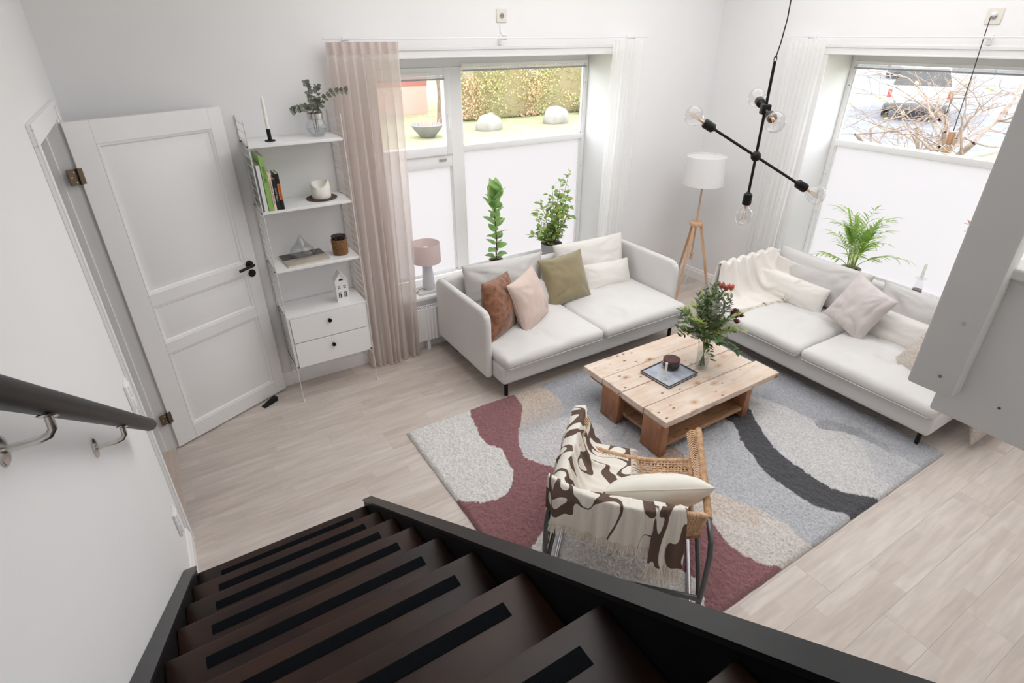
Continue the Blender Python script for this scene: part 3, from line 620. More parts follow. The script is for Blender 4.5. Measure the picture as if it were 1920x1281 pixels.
paint([(-4,-2.6),(-3.75,-2.4),(-3.67,-2.37),(-3.58,-2.32),(-3.45,-2.27),(-3.3,-2.36),(-3.2,-2.55),(-3.14,-2.80),(-3.14,-2.89),(-3.13,-2.96),(-3.12,-3.0),(-3.13,-3.04),(-3.17,-3.1),(-3.2,-3.12),(-3.26,-3.18),(-3.3,-3.3),(-4,-3.3)], C_w)
tone = 1+.10*fbm(GX*9, GY*9)+.08*(np.random.rand(NX, NY)-.5); col *= tone[:,:,None]
edge = np.minimum(np.minimum(GX-RX0, RX1-GX), np.minimum(GY-RY0, RY1-GY))
Z = .004+.024*np.clip(edge/.018, 0, 1)**.5 + .0032*(np.random.rand(NX, NY)-.5)*2 + .010*fbm(GX*60, GY*60, 2)*np.clip(edge/.02,0,1)
ex_ = .006*fbm(GX*14, GY*14, 2)*np.clip(1-edge/.06, 0, 1)
vv = np.stack([GX-(RX0+RX1)/2+ex_, GY-(RY0+RY1)/2+ex_, Z], -1).reshape(-1, 3)
idx = (np.arange(NX-1)[:,None]*NY+np.arange(NY-1)[None,:]).ravel(); fq = np.stack([idx, idx+NY, idx+NY+1, idx+1], 1)
me = bpy.data.meshes.new('rug_pile'); me.vertices.add(len(vv)); me.vertices.foreach_set('co', vv.ravel()); me.loops.add(fq.size); me.loops.foreach_set('vertex_index', fq.ravel())
me.polygons.add(len(fq)); me.polygons.foreach_set('loop_start', np.arange(0, fq.size, 4)); me.polygons.foreach_set('loop_total', np.full(len(fq), 4)); me.update(); me.validate()
at = me.attributes.new('tint', 'FLOAT_COLOR', 'POINT'); at.data.foreach_set('color', np.concatenate([col.reshape(-1,3), np.ones((NX*NY,1))], 1).ravel())
me.polygons.foreach_set('use_smooth', [True]*len(me.polygons))
def rug_mat():
    m = bpy.data.materials.new('rug_pile'); m.use_nodes = True; nt = m.node_tree; N = nt.nodes; L = nt.links; b = N['Principled BSDF']
    a = N.new('ShaderNodeAttribute'); a.attribute_name = 'tint'; tc = N.new('ShaderNodeTexCoord')
    n = N.new('ShaderNodeTexNoise'); n.inputs['Scale'].default_value = 85; n.inputs['Detail'].default_value = 4; L.new(tc.outputs['Object'], n.inputs['Vector'])
    r = N.new('ShaderNodeMapRange'); r.inputs[1].default_value = .3; r.inputs[2].default_value = .7; r.inputs[3].default_value = .72; r.inputs[4].default_value = 1.16; L.new(n.outputs[0], r.inputs[0])
    mx = N.new('ShaderNodeMix'); mx.data_type = 'RGBA'; mx.blend_type = 'MULTIPLY'; mx.inputs[0].default_value = 1; L.new(a.outputs['Color'], mx.inputs[6]); L.new(r.outputs[0], mx.inputs[7]); L.new(mx.outputs[2], b.inputs['Base Color'])
    b.inputs['Roughness'].default_value = .95; b.inputs['Sheen Weight'].default_value = .2
    bp = N.new('ShaderNodeBump'); bp.inputs['Strength'].default_value = .9; bp.inputs['Distance'].default_value = .006; L.new(n.outputs[0], bp.inputs['Height']); L.new(bp.outputs[0], b.inputs['Normal'])
    return m
t = thing('rug', 'large shaggy rug with white, burgundy, beige, grey and charcoal waves under the coffee table', 'rug', ((RX0+RX1)/2, (RY0+RY1)/2, 0))
link('pile', me, rug_mat(), t)
ob('backing', MB().box(RX0-(RX0+RX1)/2+.004, RX1-(RX0+RX1)/2-.004, RY0-(RY0+RY1)/2+.004, RY1-(RY0+RY1)/2-.004, .001, .006), mat('rug_backing', S(150,140,128), .9), t)
RT = .03

# ------------------------------------------------------------------ soft shapes
def soft_box(x0, x1, y0, y1, z0, z1, r=.04, puff=.0, seed=0, wr=.004, n=(26,20,5), droop=None):
    """cushion: superellipsoid-like box with domed top and creases"""
    mb = MB(); hx_, hy_, hz_ = (x1-x0)/2, (y1-y0)/2, (z1-z0)/2; cx_, cy_, cz_ = (x0+x1)/2, (y0+y1)/2, (z0+z1)/2
    bm = bmesh.new(); bmesh.ops.create_cube(bm, size=2)
    for p in bm.verts: p.co = Vector((p.co.x*hx_, p.co.y*hy_, p.co.z*hz_))
    bmesh.ops.bevel(bm, geom=list(bm.edges), offset=r, segments=4, profile=.5, affect='EDGES')
    for axis, cnt in ((0, n[0]), (1, n[1]), (2, n[2])):
        h = (hx_, hy_, hz_)[axis]
        for k in range(1, cnt):
            c = -h+r*1.01+(2*h-2.02*r)*k/cnt if False else -h+2*h*k/cnt
            if abs(c) > h-r*1.02: continue
            no = [0,0,0]; no[axis] = 1; co = [0,0,0]; co[axis] = c
            bmesh.ops.bisect_plane(bm, geom=list(bm.verts)+list(bm.edges)+list(bm.faces), plane_co=co, plane_no=no)
    vs_ = np.array([tuple(p.co) for p in bm.verts]); fs_ = [tuple(q.index for q in f.verts) for f in bm.faces]; bm.verts.index_update(); fs_ = [tuple(q.index for q in f.verts) for f in bm.faces]
    bm.free()
    u = vs_[:,0]/hx_; v = vs_[:,1]/hy_; w_ = vs_[:,2]/hz_
    top = np.clip(w_, 0, 1); dome = (1-np.abs(u)**4)*(1-np.abs(v)**4)
    vs_[:,2] += puff*dome*top
    nz = fbm(vs_[:,0]*5+seed*3.7, vs_[:,1]*5+seed, 3); cr = np.abs(fbm(vs_[:,0]*3.1+seed*5, vs_[:,1]*2.3+seed*2+vs_[:,0]*2, 2))
    vs_[:,2] += (wr*2.4*nz - wr*1.3*np.exp(-(cr/.02)**2))*top*dome
    side = fbm(vs_[:,0]*6+seed, vs_[:,2]*6+vs_[:,1]*6, 2); vs_[:,0] += wr*.8*side*(np.abs(u)>.9)*np.sign(u); vs_[:,1] += wr*.8*side*(np.abs(v)>.9)*np.sign(v)
    vs_ += np.array((cx_, cy_, cz_)); mb.add([tuple(p) for p in vs_], fs_); return mb
def pillow(wd, ht, th, seed=0, pinch=.07, wr=.012, n=34, sag=0):
    """pillow in local xy plane, thickness along z; pointed corners, seam round the edge"""
    g = np.linspace(-1, 1, n); g = np.sign(g)*(1-(1-np.abs(g))**1.35); U, V = np.meshgrid(g, g, indexing='ij')
    prof = np.clip((1-np.abs(U)**2.6)*(1-np.abs(V)**2.6), 0, 1)**.55
    X = U*wd/2*(1-pinch*(1-V**2)*np.abs(U)**1.5*1.0); Y = V*ht/2*(1-pinch*(1-U**2)*np.abs(V)**1.5)
    Y = Y - sag*(1-U**2)*(V>0)*V*ht*.5
    rad = np.sqrt(U**2+V**2); angc = np.arctan2(V, U)
    out = []
    for sgn in (1, -1):
        nz = fbm(U*2.4+seed*3.3+sgn, V*2.4+seed*1.7, 3)
        # creases radiating from the corners and along the edges
        cz = np.zeros_like(U)
        rs = np.random.RandomState(seed*13+3+(sgn > 0))
        for _ in range(9):
            a0 = rs.rand()*6.28; cxx = math.copysign(.86, math.cos(a0)); cyy = math.copysign(.86, math.sin(a0)); dr_ = math.atan2(-cyy, -cxx)+rs.uniform(-.55,.55)
            dx, dy = math.cos(dr_), math.sin(dr_); s1 = (U-cxx)*dx+(V-cyy)*dy; s2 = -(U-cxx)*dy+(V-cyy)*dx+.1*np.sin(s1*4+a0)
            cz += -rs.uniform(.5,1)*np.exp(-(s2/.05)**2)*np.clip(s1*3, 0, 1)*np.clip(1.1-s1, 0, 1)
        z = sgn*(th/2*prof + prof*(wr*2.6*nz+wr*1.5*cz)); out.append(np.stack([X, Y, z], -1))
    mb = MB(); a, b = out; N_ = n*n
    vs_ = np.concatenate([a.reshape(-1,3), b.reshape(-1,3)]); fs_ = []
    for i in range(n-1):
        for j in range(n-1):
            k = i*n+j; fs_.append((k, k+n, k+n+1, k+1)); fs_.append((N_+k, N_+k+1, N_+k+n+1, N_+k+n))
    mb.add([tuple(p) for p in vs_], fs_)
    # merge coincident border
    me_ = mb.mesh('pillow_cover', True, 180); bm = bmesh.new(); bm.from_mesh(me_); bmesh.ops.remove_doubles(bm, verts=bm.verts, dist=.0004); bmesh.ops.recalc_face_normals(bm, faces=bm.faces); bm.to_mesh(me_); bm.free()
    me_.polygons.foreach_set('use_smooth', [True]*len(me_.polygons)); 
    edge_ = [(x_, y_) for x_, y_ in [(X[i,0], Y[i,0]) for i in range(n)]+[(X[-1,j], Y[-1,j]) for j in range(1,n)]+[(X[i,-1], Y[i,-1]) for i in range(n-2,-1,-1)]+[(X[0,j], Y[0,j]) for j in range(n-2,0,-1)]]
    pm = MB().tube([(x_, y_, 0) for x_, y_ in edge_]+[(edge_[0][0], edge_[0][1], 0)], .0028, 5, caps=False).mesh('piping')
    return me_, pm
def put_pillow(label, cen, xd, yd, wd, ht, th, m, seed=0, name='throw_pillow', cat='pillow', pinch=.07, wr=.012, group=None, sag=0, lift=0, mp=None):
    t = thing(name, label, cat, group=group); t.matrix_world = frame3(xd, yd, loc=(cen[0], cen[1], cen[2]+lift))
    a, b = pillow(wd, ht, th, seed, pinch, wr, sag=sag)
    link('cover', a, m, t); link('seam', b, mp or m, t); return t

# ------------------------------------------------------------------ sofas (local: x along the sofa, front at -y)
def sofa(label, T, L=1.86, arms=(True, True), seeds=(1,2)):
    t = thing('sofa', label, 'sofa'); t.matrix_world = T
    # local origin: floor, centre of back line.  y from 0 (back) to -D (front)
    D = 1.0
    ob('base', soft_box(-L/2, L/2, -D, -.06, .135, .295, r=.03, wr=.002, n=(16,10,3)), m_sofa, t)
    for k, (a, b) in enumerate(((-L/2, 0), (0, L/2))):
        c = soft_box(a+.004, b-.004, -D-.045, -.10, .287, .372, r=.035, puff=.032, seed=seeds[k], wr=.015, n=(34,34,3))
        s_ = ob('seat_cushion', c, m_sofa, t, ang=180)
        pts = []
        for (x, y) in ((a+.012,-.2),(a+.012,-D+.0),(a+.03,-D-.041),(b-.03,-D-.041),(b-.012,-D+.0),(b-.012,-.2)): pts.append((x, y, .296))
        ob('seam', MB().tube(pts, .0035, 6), m_sofa, s_)
    ob('backrest', soft_box(-L/2-.0, L/2+.0, -.075, 0, .15, .675, r=.035, wr=.002, n=(16,2,8)), m_sofa, t)
    for s_, on_ in zip((-1, 1), arms):
        if not on_: continue
        x0, x1 = (-L/2-.058, -L/2-.002) if s_ < 0 else (L/2+.002, L/2+.058)
        a = soft_box(x0, x1, -.855, .003, .14, .69, r=.026, wr=.003, n=(2,14,10), seed=4)
        # rounded upper front corner
        v = np.array(a.v); yy = v[:,1]; zz = v[:,2]; R = .09; cy_, cz_ = -.855+R, .69-R
        m = (yy < cy_) & (zz > cz_); d = np.stack([yy[m]-cy_, zz[m]-cz_], 1); ln = np.maximum(np.abs(d).max(1), 1e-6); nn = np.linalg.norm(d, axis=1)+1e-9
        d2 = d/nn[:,None]*ln[:,None]; v[m,1] = cy_+d2[:,0]; v[m,2] = cz_+d2[:,1]
        m = (yy > .003-R) & (zz > cz_); cy2 = .003-R; d = np.stack([yy[m]-cy2, zz[m]-cz_], 1); ln = np.maximum(np.abs(d).max(1), 1e-6); nn = np.linalg.norm(d, axis=1)+1e-9
        d2 = d/nn[:,None]*ln[:,None]; v[m,1] = cy2+d2[:,0]; v[m,2] = cz_+d2[:,1]
        a.v = [tuple(p) for p in v]; ob('armrest', a, m_sofa, t, ang=180)
    for x in (-L/2+.06, L/2-.06):
        for y in (-D+.065, -.12): ob('leg', MB().box(x-.012, x+.012, y-.012, y+.012, .0, .137, bev=.002), m_black, t)
    return t
s1 = sofa('light grey sofa under the back window carrying rust, blush and olive pillows', Matrix.Translation((-2.183,-.12,0)))
s2 = sofa('light grey fabric sofa along the right wall with a cream throw over its far arm', Matrix.Translation((-.105,-2.17,RT*0)) @ Matrix.Rotation(-math.pi/2, 4, 'Z'), arms=(True, False), seeds=(3,4))

P = put_pillow
P('wide pale grey back cushion at the left end of the back sofa', (-2.612,-.31,.583), (.98,-.1,.01), (-.02,.14,.98), .74,.40,.18, m_cushg, 1, 'back_cushion', 'cushion', .04, .018, None, .0)
P('wide off-white back cushion at the right end of the back sofa', (-1.666,-.30,.575), (.985,-.12,.03), (.03,.22,.96), .74,.42,.18, m_cushw, 2, 'back_cushion', 'cushion', .04, .016, None, .0)
P('small white lumbar cushion leaning at the right end of the back sofa', (-1.59,-.46,.475), (.995,-.06,-.03), (.06,.40,.90), .54,.25,.12, m_cushw, 3, 'lumbar_cushion', 'cushion', .03, .006)
P('small pale lumbar cushion between the blush and olive pillows', (-2.42,-.47,.475), (.99,-.08,.0), (0,.40,.90), .56,.25,.12, m_cushg, 4, 'lumbar_cushion', 'cushion', .03, .006)
P('rust brown velvet pillow with raised wavy texture at the left sofa arm', (-2.90,-.715,.585), (.86,.50,-.09), (-.02,.235,.97), .40,.46,.19, m_rust, 5, pinch=.05, wr=.016)
P('blush pink smooth pillow between the rust and olive pillows', (-2.63,-.72,.575), (.87,.485,.065), (-.228,.285,.93), .42,.43,.185, m_blush, 6, wr=.013)
P('olive green pillow in the middle of the back sofa', (-2.108,-.505,.565), (.99,-.075,.075), (-.04,.41,.905), .44,.43,.19, m_olive, 7, wr=.013)
P('long light grey back cushion beside the cream throw on the right sofa', (-.33,-1.726,.585), (-.07,-.997,.0), (.14,.03,.99), .86,.38,.19, m_cushg, 8, 'back_cushion', 'cushion', .04, .016)
P('light grey lumbar cushion half covered by the end of the cream throw', (-.49,-1.633,.485), (-.02,-1,-.02), (.29,-.02,.957), .58,.24,.13, m_cushw, 9, 'lumbar_cushion', 'cushion', .03, .006)
P('crinkled pale mauve pillow standing on its corner in the middle of the right sofa', (-.603,-2.235,.60), (-.20,-.94,-.27), (.27,-.27,.925), .38,.41,.17, m_muslin, 10, pinch=.08, wr=.015)
P('light grey back cushion at the near end of the right sofa', (-.33,-2.62,.565), (-.06,-.99,.0), (.12,.03,.99), .80,.37,.18, m_cushg, 11, 'back_cushion', 'cushion', .04, .018)
P('light grey lumbar cushion behind the crinkled mauve pillow', (-.48,-2.52,.475), (-.06,-.99,.0), (.35,-.03,.93), .60,.25,.13, m_cushw, 12, 'lumbar_cushion', 'cushion', .03, .006)
P('speckled boucle wool pillow at the near end of the right sofa', (-.76,-2.90,.525), (-.42,-.90,-.06), (.52,-.25,.82), .48,.44,.13, m_boucle, 13, pinch=.05, wr=.006)
P('speckled wool floor cushion leaning against the open end of the right sofa', (-.55,-3.205,.215), (.99,.03,0), (0,.20,.97), .48,.36,.11, m_boucle, 14, name='floor_cushion', pinch=.05)

# ------------------------------------------------------------------ cloth draping (small position based solver)
def cbox(T, sx, sy, sz, r=.02): 
    M = np.array(T); return ('box', (M, np.linalg.inv(M), np.array((sx/2, sy/2, sz/2)), r))
def cloth_mesh(name, P_, nu, nv, sm=1):
    me = bpy.data.meshes.new(name); idx = np.arange(nu*nv).reshape(nu, nv); f = np.stack([idx[:-1,:-1].ravel(), idx[1:,:-1].ravel(), idx[1:,1:].ravel(), idx[:-1,1:].ravel()], 1)
    me.from_pydata(P_.tolist(), [], f.tolist()); uv = me.attributes.new('cloth', 'FLOAT_VECTOR', 'POINT')
    U, V = np.meshgrid(np.linspace(0,1,nu), np.linspace(0,1,nv), indexing='ij'); uv.data.foreach_set('vector', np.stack([U, V, U*0], -1).ravel())
    me.polygons.foreach_set('use_smooth', [True]*len(me.polygons)); return me
def finish_cloth(o, th=.004):
    s_ = o.modifiers.new('soften', 'SUBSURF'); s_.levels = 1; s_.render_levels = 1
    m = o.modifiers.new('thickness', 'SOLIDIFY'); m.thickness = th; m.offset = 0
def fringe(edge, dirs, length, m, parent, seed=0, r=.0019, per=3):
    rs = np.random.RandomState(seed); mb = MB()
    for i in range(len(edge)-1):
        for k in range(per):
            p = edge[i]+(edge[i+1]-edge[i])*(k+rs.rand()*.6)/per; d = dirs[i]+rs.normal(0,.22,3)*np.array((1,1,.2)); d /= np.linalg.norm(d)+1e-9
            l = length*rs.uniform(.75,1.1); q = p+d*l*.5; e = q+(d+np.array((0,0,-.8)))/np.linalg.norm(d+np.array((0,0,-.8)))*l*.5
            mb.tube([tuple(p), tuple(q), tuple(e)], [r*1.3, r*1.2, r*.7], 4, caps=False)
    return ob('fringe', mb, m, parent, kind='stuff')

# ------------------------------------------------------------------ coffee table
t = thing('coffee_table', 'reclaimed pine coffee table with plank top and slab legs on the rug', 'coffee table', (-2.06,-1.835,RT))
TX0, TX1 = -.552, .548; Zt = .315-RT
ysp = [.412,.205,.0,-.215,-.405]
ysp = [(.411,.207),(.203,.003),(-.001,-.207),(-.211,-.408)]
for k, (y1, y0) in enumerate(ysp):
    ob('top_plank', MB().box(TX0+(.006 if k % 2 else 0), TX1-(.004 if k == 2 else 0)+(.03 if k == 3 else 0), y0, y1, Zt-.045+random.uniform(-.001,.001), Zt+random.uniform(-.0012,.0012), bev=.003), m_table, t)
for x in (TX0+.002, .262):
    for (y0, y1) in ((.005,.185) if False else (.02,.195), (-.395,-.215)):
        ob('leg', MB().box(x, x+.058, y0, y1, 0, Zt-.046, bev=.004), m_tablel, t)
ob('crossbar', MB().box(TX0+.03, TX0+.07, -.35, .36, Zt-.085, Zt-.046, bev=.002), m_tablel, t); ob('crossbar', MB().box(.27, .31, -.35, .36, Zt-.085, Zt-.046, bev=.002), m_tablel, t)
for k, (y0, y1) in enumerate(((-.385,-.215),(-.21,-.02),(-.015,.175))):
    ob('shelf_plank', MB().box(TX0+.058, .262, y0, y1, .058, .082, bev=.002), m_tshelf, t)

# things on the coffee table
ZT = .3165
t = thing('tray', 'square dark-edged tray with a pale printed base on the coffee table', 'tray', (-2.17,-1.84,ZT))
a = Vector((-2.295,-1.72,0)); b = Vector((-2.335,-1.985,0)); c = Vector((-2.03,-1.96,0)); d_ = Vector((-1.985,-1.70,0))
ang = math.radians(4); tr = MB(); hw, hh_ = .155,.13
Tz = Matrix.Rotation(ang, 4, 'Z')
ob('book_block', MB().box(-hw+.004,hw-.004,-hh_+.004,hh_-.004,0.002,.010, T=Tz), m_paper, t); ob('cover', MB().box(-hw,hw,-hh_,hh_,0,.002, T=Tz), m_black, t)
ob('tray_base', MB().box(-hw,hw,-hh_,hh_,.010,.013, T=Tz), mat('tray_print', S(206,212,218), .25, tone=.3, tscale=9, col2=S(168,174,190)), t)
rm = MB()
for (x0,x1,y0,y1) in ((-hw,hw,-hh_,-hh_+.007),(-hw,hw,hh_-.007,hh_),(-hw,-hw+.007,-hh_,hh_),(hw-.007,hw,-hh_,hh_)): rm.box(x0,x1,y0,y1,.012,.021,bev=.001,T=Tz)
ob('rim', rm, mat('pewter_rim', (.10,.10,.11), .35, metal=.5), t)
t = thing('candle_jar', 'round black glass jar with a dark red wooden lid on the tray', 'jar', (-2.115,-1.80,ZT+.014))
ob('jar', MB().lathe([(.040,0),(.055,.006),(.061,.022),(.062,.034),(.058,.044),(.056,.062)], 32), m_glassblk, t)
ob('lid', MB().lathe([(.058,.062),(.0605,.063),(.0605,.074),(.059,.076)], 32), m_dwood, t)
t = thing('glass_candlestick', 'faceted clear glass candlestick holding a short white candle on the tray', 'candlestick', (-2.262,-1.885,ZT+.014))
ob('holder', MB().lathe([(.030,0),(.036,.006),(.037,.016),(.030,.026),(.018,.034),(.013,.042),(.015,.05),(.011,.051)], 14), m_clear, t, ang=20)
ob('candle', MB().lathe([(.0085,.036),(.0085,.128),(.006,.131)], 16), m_candle, t)
VX, VY = -1.905, -1.90
t = thing('glass_vase', 'ribbed clear glass vase with water and stems on the coffee table', 'vase', (VX,VY,ZT))
def rib(r, z, a): return (r*(1+.02*math.cos(a*24)), z)
ob('glass', MB().lathe([(.040,0),(.044,.004),(.043,.02),(.044,.12),(.047,.18),(.052,.215),(.051,.216),(.045,.18),(.041,.12),(.039,.012),(.002,.010)], 96, fn=rib), m_vase, t)
ob('water', MB().lathe([(.038,.013),(.0395,.05),(.040,.12)], 32), m_water, t)

# leaves ------------------------------------------------
def leaf_mesh(name, L, W, bend=.15, fold=.12, m=None, tip=1.0, n=6, heart=0):
    mb = MB(); v = []; 
    for i in range(n+1):
        s_ = i/n; wdt = W/2*math.sin(math.pi*min(1, s_**(.75)*1.0))**.9 if i not in (0, n) else .0006
        if heart: wdt = W/2*(math.sin(math.pi*s_**.62)**.75 if 0 < i < n else .001/W)
        x = s_*L; z = -bend*L*s_*s_
        v += [(x*(1), -wdt, z+fold*wdt), (x, 0, z), (x, wdt, z+fold*wdt)]
    f = [(i*3+k, i*3+k+1, (i+1)*3+k+1, (i+1)*3+k) for i in range(n) for k in range(2)]
    mb.add(v, f); me = mb.mesh(name, True, 180)
    if m: me.materials.append(m)
    return me
def lmat(p, d, up=(0,0,1), roll=0, s_=1):
    d = Vector(d).normalized(); up = Vector(up); y = up.cross(d)
    if y.length < 1e-4: y = Vector((0,1,0))
    y.normalize(); z = d.cross(y); M = Matrix(((d.x,y.x,z.x),(d.y,y.y,z.y),(d.z,y.z,z.z))).to_4x4()
    return Matrix.Translation(p) @ M @ Matrix.Rotation(roll, 4, 'X') @ Matrix.Scale(s_, 4)
def add_leaf(mb, me, M):
    mb.add([tuple(v.co) for v in me.vertices], [tuple(p.vertices) for p in me.polygons], M)

# bouquet
rs = random.Random(11)
t = thing('flower_bouquet', 'full green leafy bouquet with dark red and pink flowers in the ribbed glass vase', 'bouquet', (VX,VY,ZT))
lf_n = leaf_mesh('leafn', .046, .018, .1); lf_w = leaf_mesh('leafw', .055, .025, .15)
def branch_pts(p0, p1, sag, n=7):
    p0 = Vector(p0); p1 = Vector(p1); return [p0.lerp(p1, i/(n-1))+Vector((0,0,-sag*(i/(n-1))**2+sag*(i/(n-1)))) for i in range(n)]
nb = 62
for k in range(nb):
    a = rs.uniform(0, 2*math.pi); el = rs.uniform(.12, 1.5); R = rs.uniform(.19,.29)
    if k % 4 == 0: el = rs.uniform(-.35,.3); R = rs.uniform(.17,.28)
    tip = Vector((math.cos(a)*math.cos(el)*R*.92, math.sin(a)*math.cos(el)*R*.92, .235+max(-.05, math.sin(el)*R*1.3+.06)))
    bot = Vector((-math.cos(a)*.022, -math.sin(a)*.022, .02)); neck = Vector((math.cos(a)*.022, math.sin(a)*.022, .21))
    pts = [bot, bot.lerp(neck, .6), neck]+[neck.lerp(tip, q)+Vector((0,0,.05*math.sin(q*math.pi))) for q in (.25,.5,.75,1)]
    mb = MB(); sm = MB()
    sm.tube(pts, [.0016]*3+[.0015,.0013,.001,.0007], 5)
    wide = rs.random() < .4
    for i in range(11):
        q = .22+.78*i/10; s_ = q*4; i0 = min(3, int(s_)); p = pts[2+i0].lerp(pts[min(6,3+i0)], s_-i0); dv = (tip-neck).normalized()
        for sd in (-1, 1):
            side = dv.cross(Vector((rs.uniform(-.4,.4), rs.uniform(-.4,.4), 1))).normalized()*sd
            d = (dv*rs.uniform(.5,1.1)+side*rs.uniform(.6,1)+Vector((0,0,rs.uniform(-.3,.3))))
            add_leaf(mb, lf_w if wide else lf_n, lmat(p, d, (0,0,1), rs.uniform(-.8,.8), rs.uniform(.6,1.05)))
    s_ = ob('stem', sm, m_stemg if k % 3 else m_stemm, t)
    ob('leaves', mb, (m_leafd, m_leafd, m_leaf, m_euc)[k % 4], s_, kind='stuff', ang=180)
m_red = mat('flower_dark_red', S(86,24,24), .7, tone=.3, tscale=60); m_pink = mat('flower_pink', S(226,130,124), .6, tone=.2, tscale=40)
for k in range(9):
    p = Vector((.125+rs.uniform(-.045,.045), -.105+rs.uniform(-.035,.03), .435+rs.uniform(-.045,.045)))
    fl = MB()
    for i in range(10):
        a = i*.628; add_leaf(fl, lf_n, lmat(p, (math.cos(a), math.sin(a), .35), (0,0,1), 0, .62))
    fl.sphere(p+Vector((0,0,.004)), .013, 8, 6); ob('flower', fl, m_red, t, label='dark red flower head')
for k in range(3):
    p = Vector((.05+k*.026, .0-k*.02, .60+rs.uniform(-.008,.01))); fl = MB()
    for i in range(6):
        a = i*1.047; add_leaf(fl, lf_w, lmat(p, (math.cos(a)*.5, math.sin(a)*.5, 1), (1,0,.2), 0, .95))
    ob('flower', fl, m_pink, t, label='pink lily flower')
bb = MB()
for k in range(60):
    a = rs.uniform(0,6.28); r = rs.uniform(.03,.13); bb.sphere((math.cos(a)*r*.9-.0, math.sin(a)*r*.9-.03, .27+rs.uniform(0,.07)), .0045, 6, 4)
ob('berries', bb, mat('berry_yellow', S(170,160,96), .6), t, kind='stuff')

# ------------------------------------------------------------------ string shelf
XS, SW = -4.393, .579
t = thing('wall_shelf', 'white wire ladder shelf with three boards and a two drawer cabinet beside the open door', 'shelf', (XS+SW/2, 0, 0))
for s_ in (-1, 1):
    x = s_*SW/2; ld = MB()
    for y in (-.012,-.304):
        zt = 2.0
        ld.tube([(x, y-.004, zt), (x, y-.004, .22), (x+s_*.0, y-.001, .02)], .0031, 6); ld.tube([(x, y+.007, zt-.0), (x, y+.007, .22), (x, y-.001, .02)], .0031, 6); ld.tube([(x,y-.004,zt),(x,y+.001,zt+.004),(x,y+.006,zt)], .0026, 6)
    lad = ob('ladder', ld, m_wire, t)
    rg = MB(); z = .24
    while z < 1.99: rg.tube([(x,-.012,z),(x,-.304,z)], .0025, 5); z += .0495
    ob('rungs', rg, m_wire, lad, kind='stuff')
    for y in (-.012,-.304): ob('foot', MB().lathe([(.011,0),(.012,.006),(.005,.022)], 14, Matrix.Translation((x,y-.001,0))), m_wire, lad)
for z in (1.857,1.452,1.050):
    bd = ob('shelf_board', MB().box(-SW/2+.004, SW/2-.004, -.305, -.006, z-.018, z, bev=.002), m_white, t)
    for s_ in (-1,1):
        pin = MB()
        for y in (-.03,-.285): pin.tube([(s_*(SW/2-.006),y,z-.009),(s_*(SW/2+.008),y,z-.009)], .0045, 8)
        ob('shelf_pin', pin, m_hinge, bd)
cab = ob('cabinet_body', MB().box(-SW/2+.004, SW/2-.004, -.30, -.006, .283, .285+.012).box(-SW/2+.004, SW/2-.004, -.305, -.006, .684, .697, bev=.001).box(-SW/2+.004,-SW/2+.018,-.30,-.006,.285,.69).box(SW/2-.018,SW/2-.004,-.30,-.006,.285,.69).box(-SW/2+.004,SW/2-.004,-.018,-.006,.285,.69), m_white, t)
for (a, b) in ((.286,.486),(.489,.683)):
    dw = ob('drawer', MB().box(-SW/2+.020, SW/2-.020, -.308, -.292, a+.002, b-.001, bev=.001).box(-SW/2+.03, SW/2-.03, -.292, -.03, a+.01, b-.02), m_white, t)
    ob('knob', MB().lathe([(.012,0),(.010,.004),(.013,.010),(.0145,.016),(.0135,.019),(.011,.0195),(.010,.015),(.001,.013)], 24, Matrix.Translation((.0,-.308,(a+b)/2+.03)) @ Ry), m_black, dw)
SX = XS+SW/2
# candle and holder
t = thing('candle_holder', 'slim white taper candle in a black metal holder on the top shelf', 'candle', (-4.243,-.19,1.858))
ob('holder', MB().lathe([(.031,0),(.032,.003),(.030,.006),(.012,.007),(.0125,.06),(.012,.072),(.009,.072)], 24), m_black, t)
ob('candle', MB().lathe([(.0105,.07),(.010,.2),(.0085,.245),(.004,.256),(.001,.258)], 16), m_candle, t)
# jar with eucalyptus
t = thing('glass_jar', 'round clear glass jar with a metal rim on the top shelf', 'jar', (-3.935,-.15,1.858))
ob('glass', MB().lathe([(.030,0),(.045,.006),(.064,.035),(.067,.055),(.062,.08),(.050,.1),(.047,.108),(.045,.1),(.058,.08),(.063,.055),(.060,.036),(.042,.01),(.001,.008)], 36), m_vase, t)
ob('metal_rim', MB().open_lathe([(.048,.104),(.0505,.106),(.0505,.14),(.047,.142),(.046,.106)], 36), m_steel, t); ob('water', MB().lathe([(.042,.011),(.058,.035),(.0605,.045)], 32), m_water, t)
e_me = leaf_mesh('leaf', .034, .034, .05, .1, m_euc, heart=1, n=7)
t = thing('eucalyptus_sprigs', 'dried grey-green eucalyptus sprigs standing in the rimmed glass jar', 'plant', (-3.935,-.15,1.858))
sprigs = [[(0,0,.02),(.0,0,.14),(-.012,.0,.22),(-.018,0,.29),(-.028,0,.335)],[(.01,0,.02),(.015,0,.14),(.06,-.01,.215),(.13,-.02,.262),(.215,-.03,.265)],[(-.01,.01,.02),(-.02,0,.15),(-.06,-.01,.178),(-.12,-.02,.172),(-.15,-.03,.165)],[(0,.01,.02),(.01,.01,.15),(.03,.01,.2),(.035,.0,.25),(.04,-.01,.30)]]
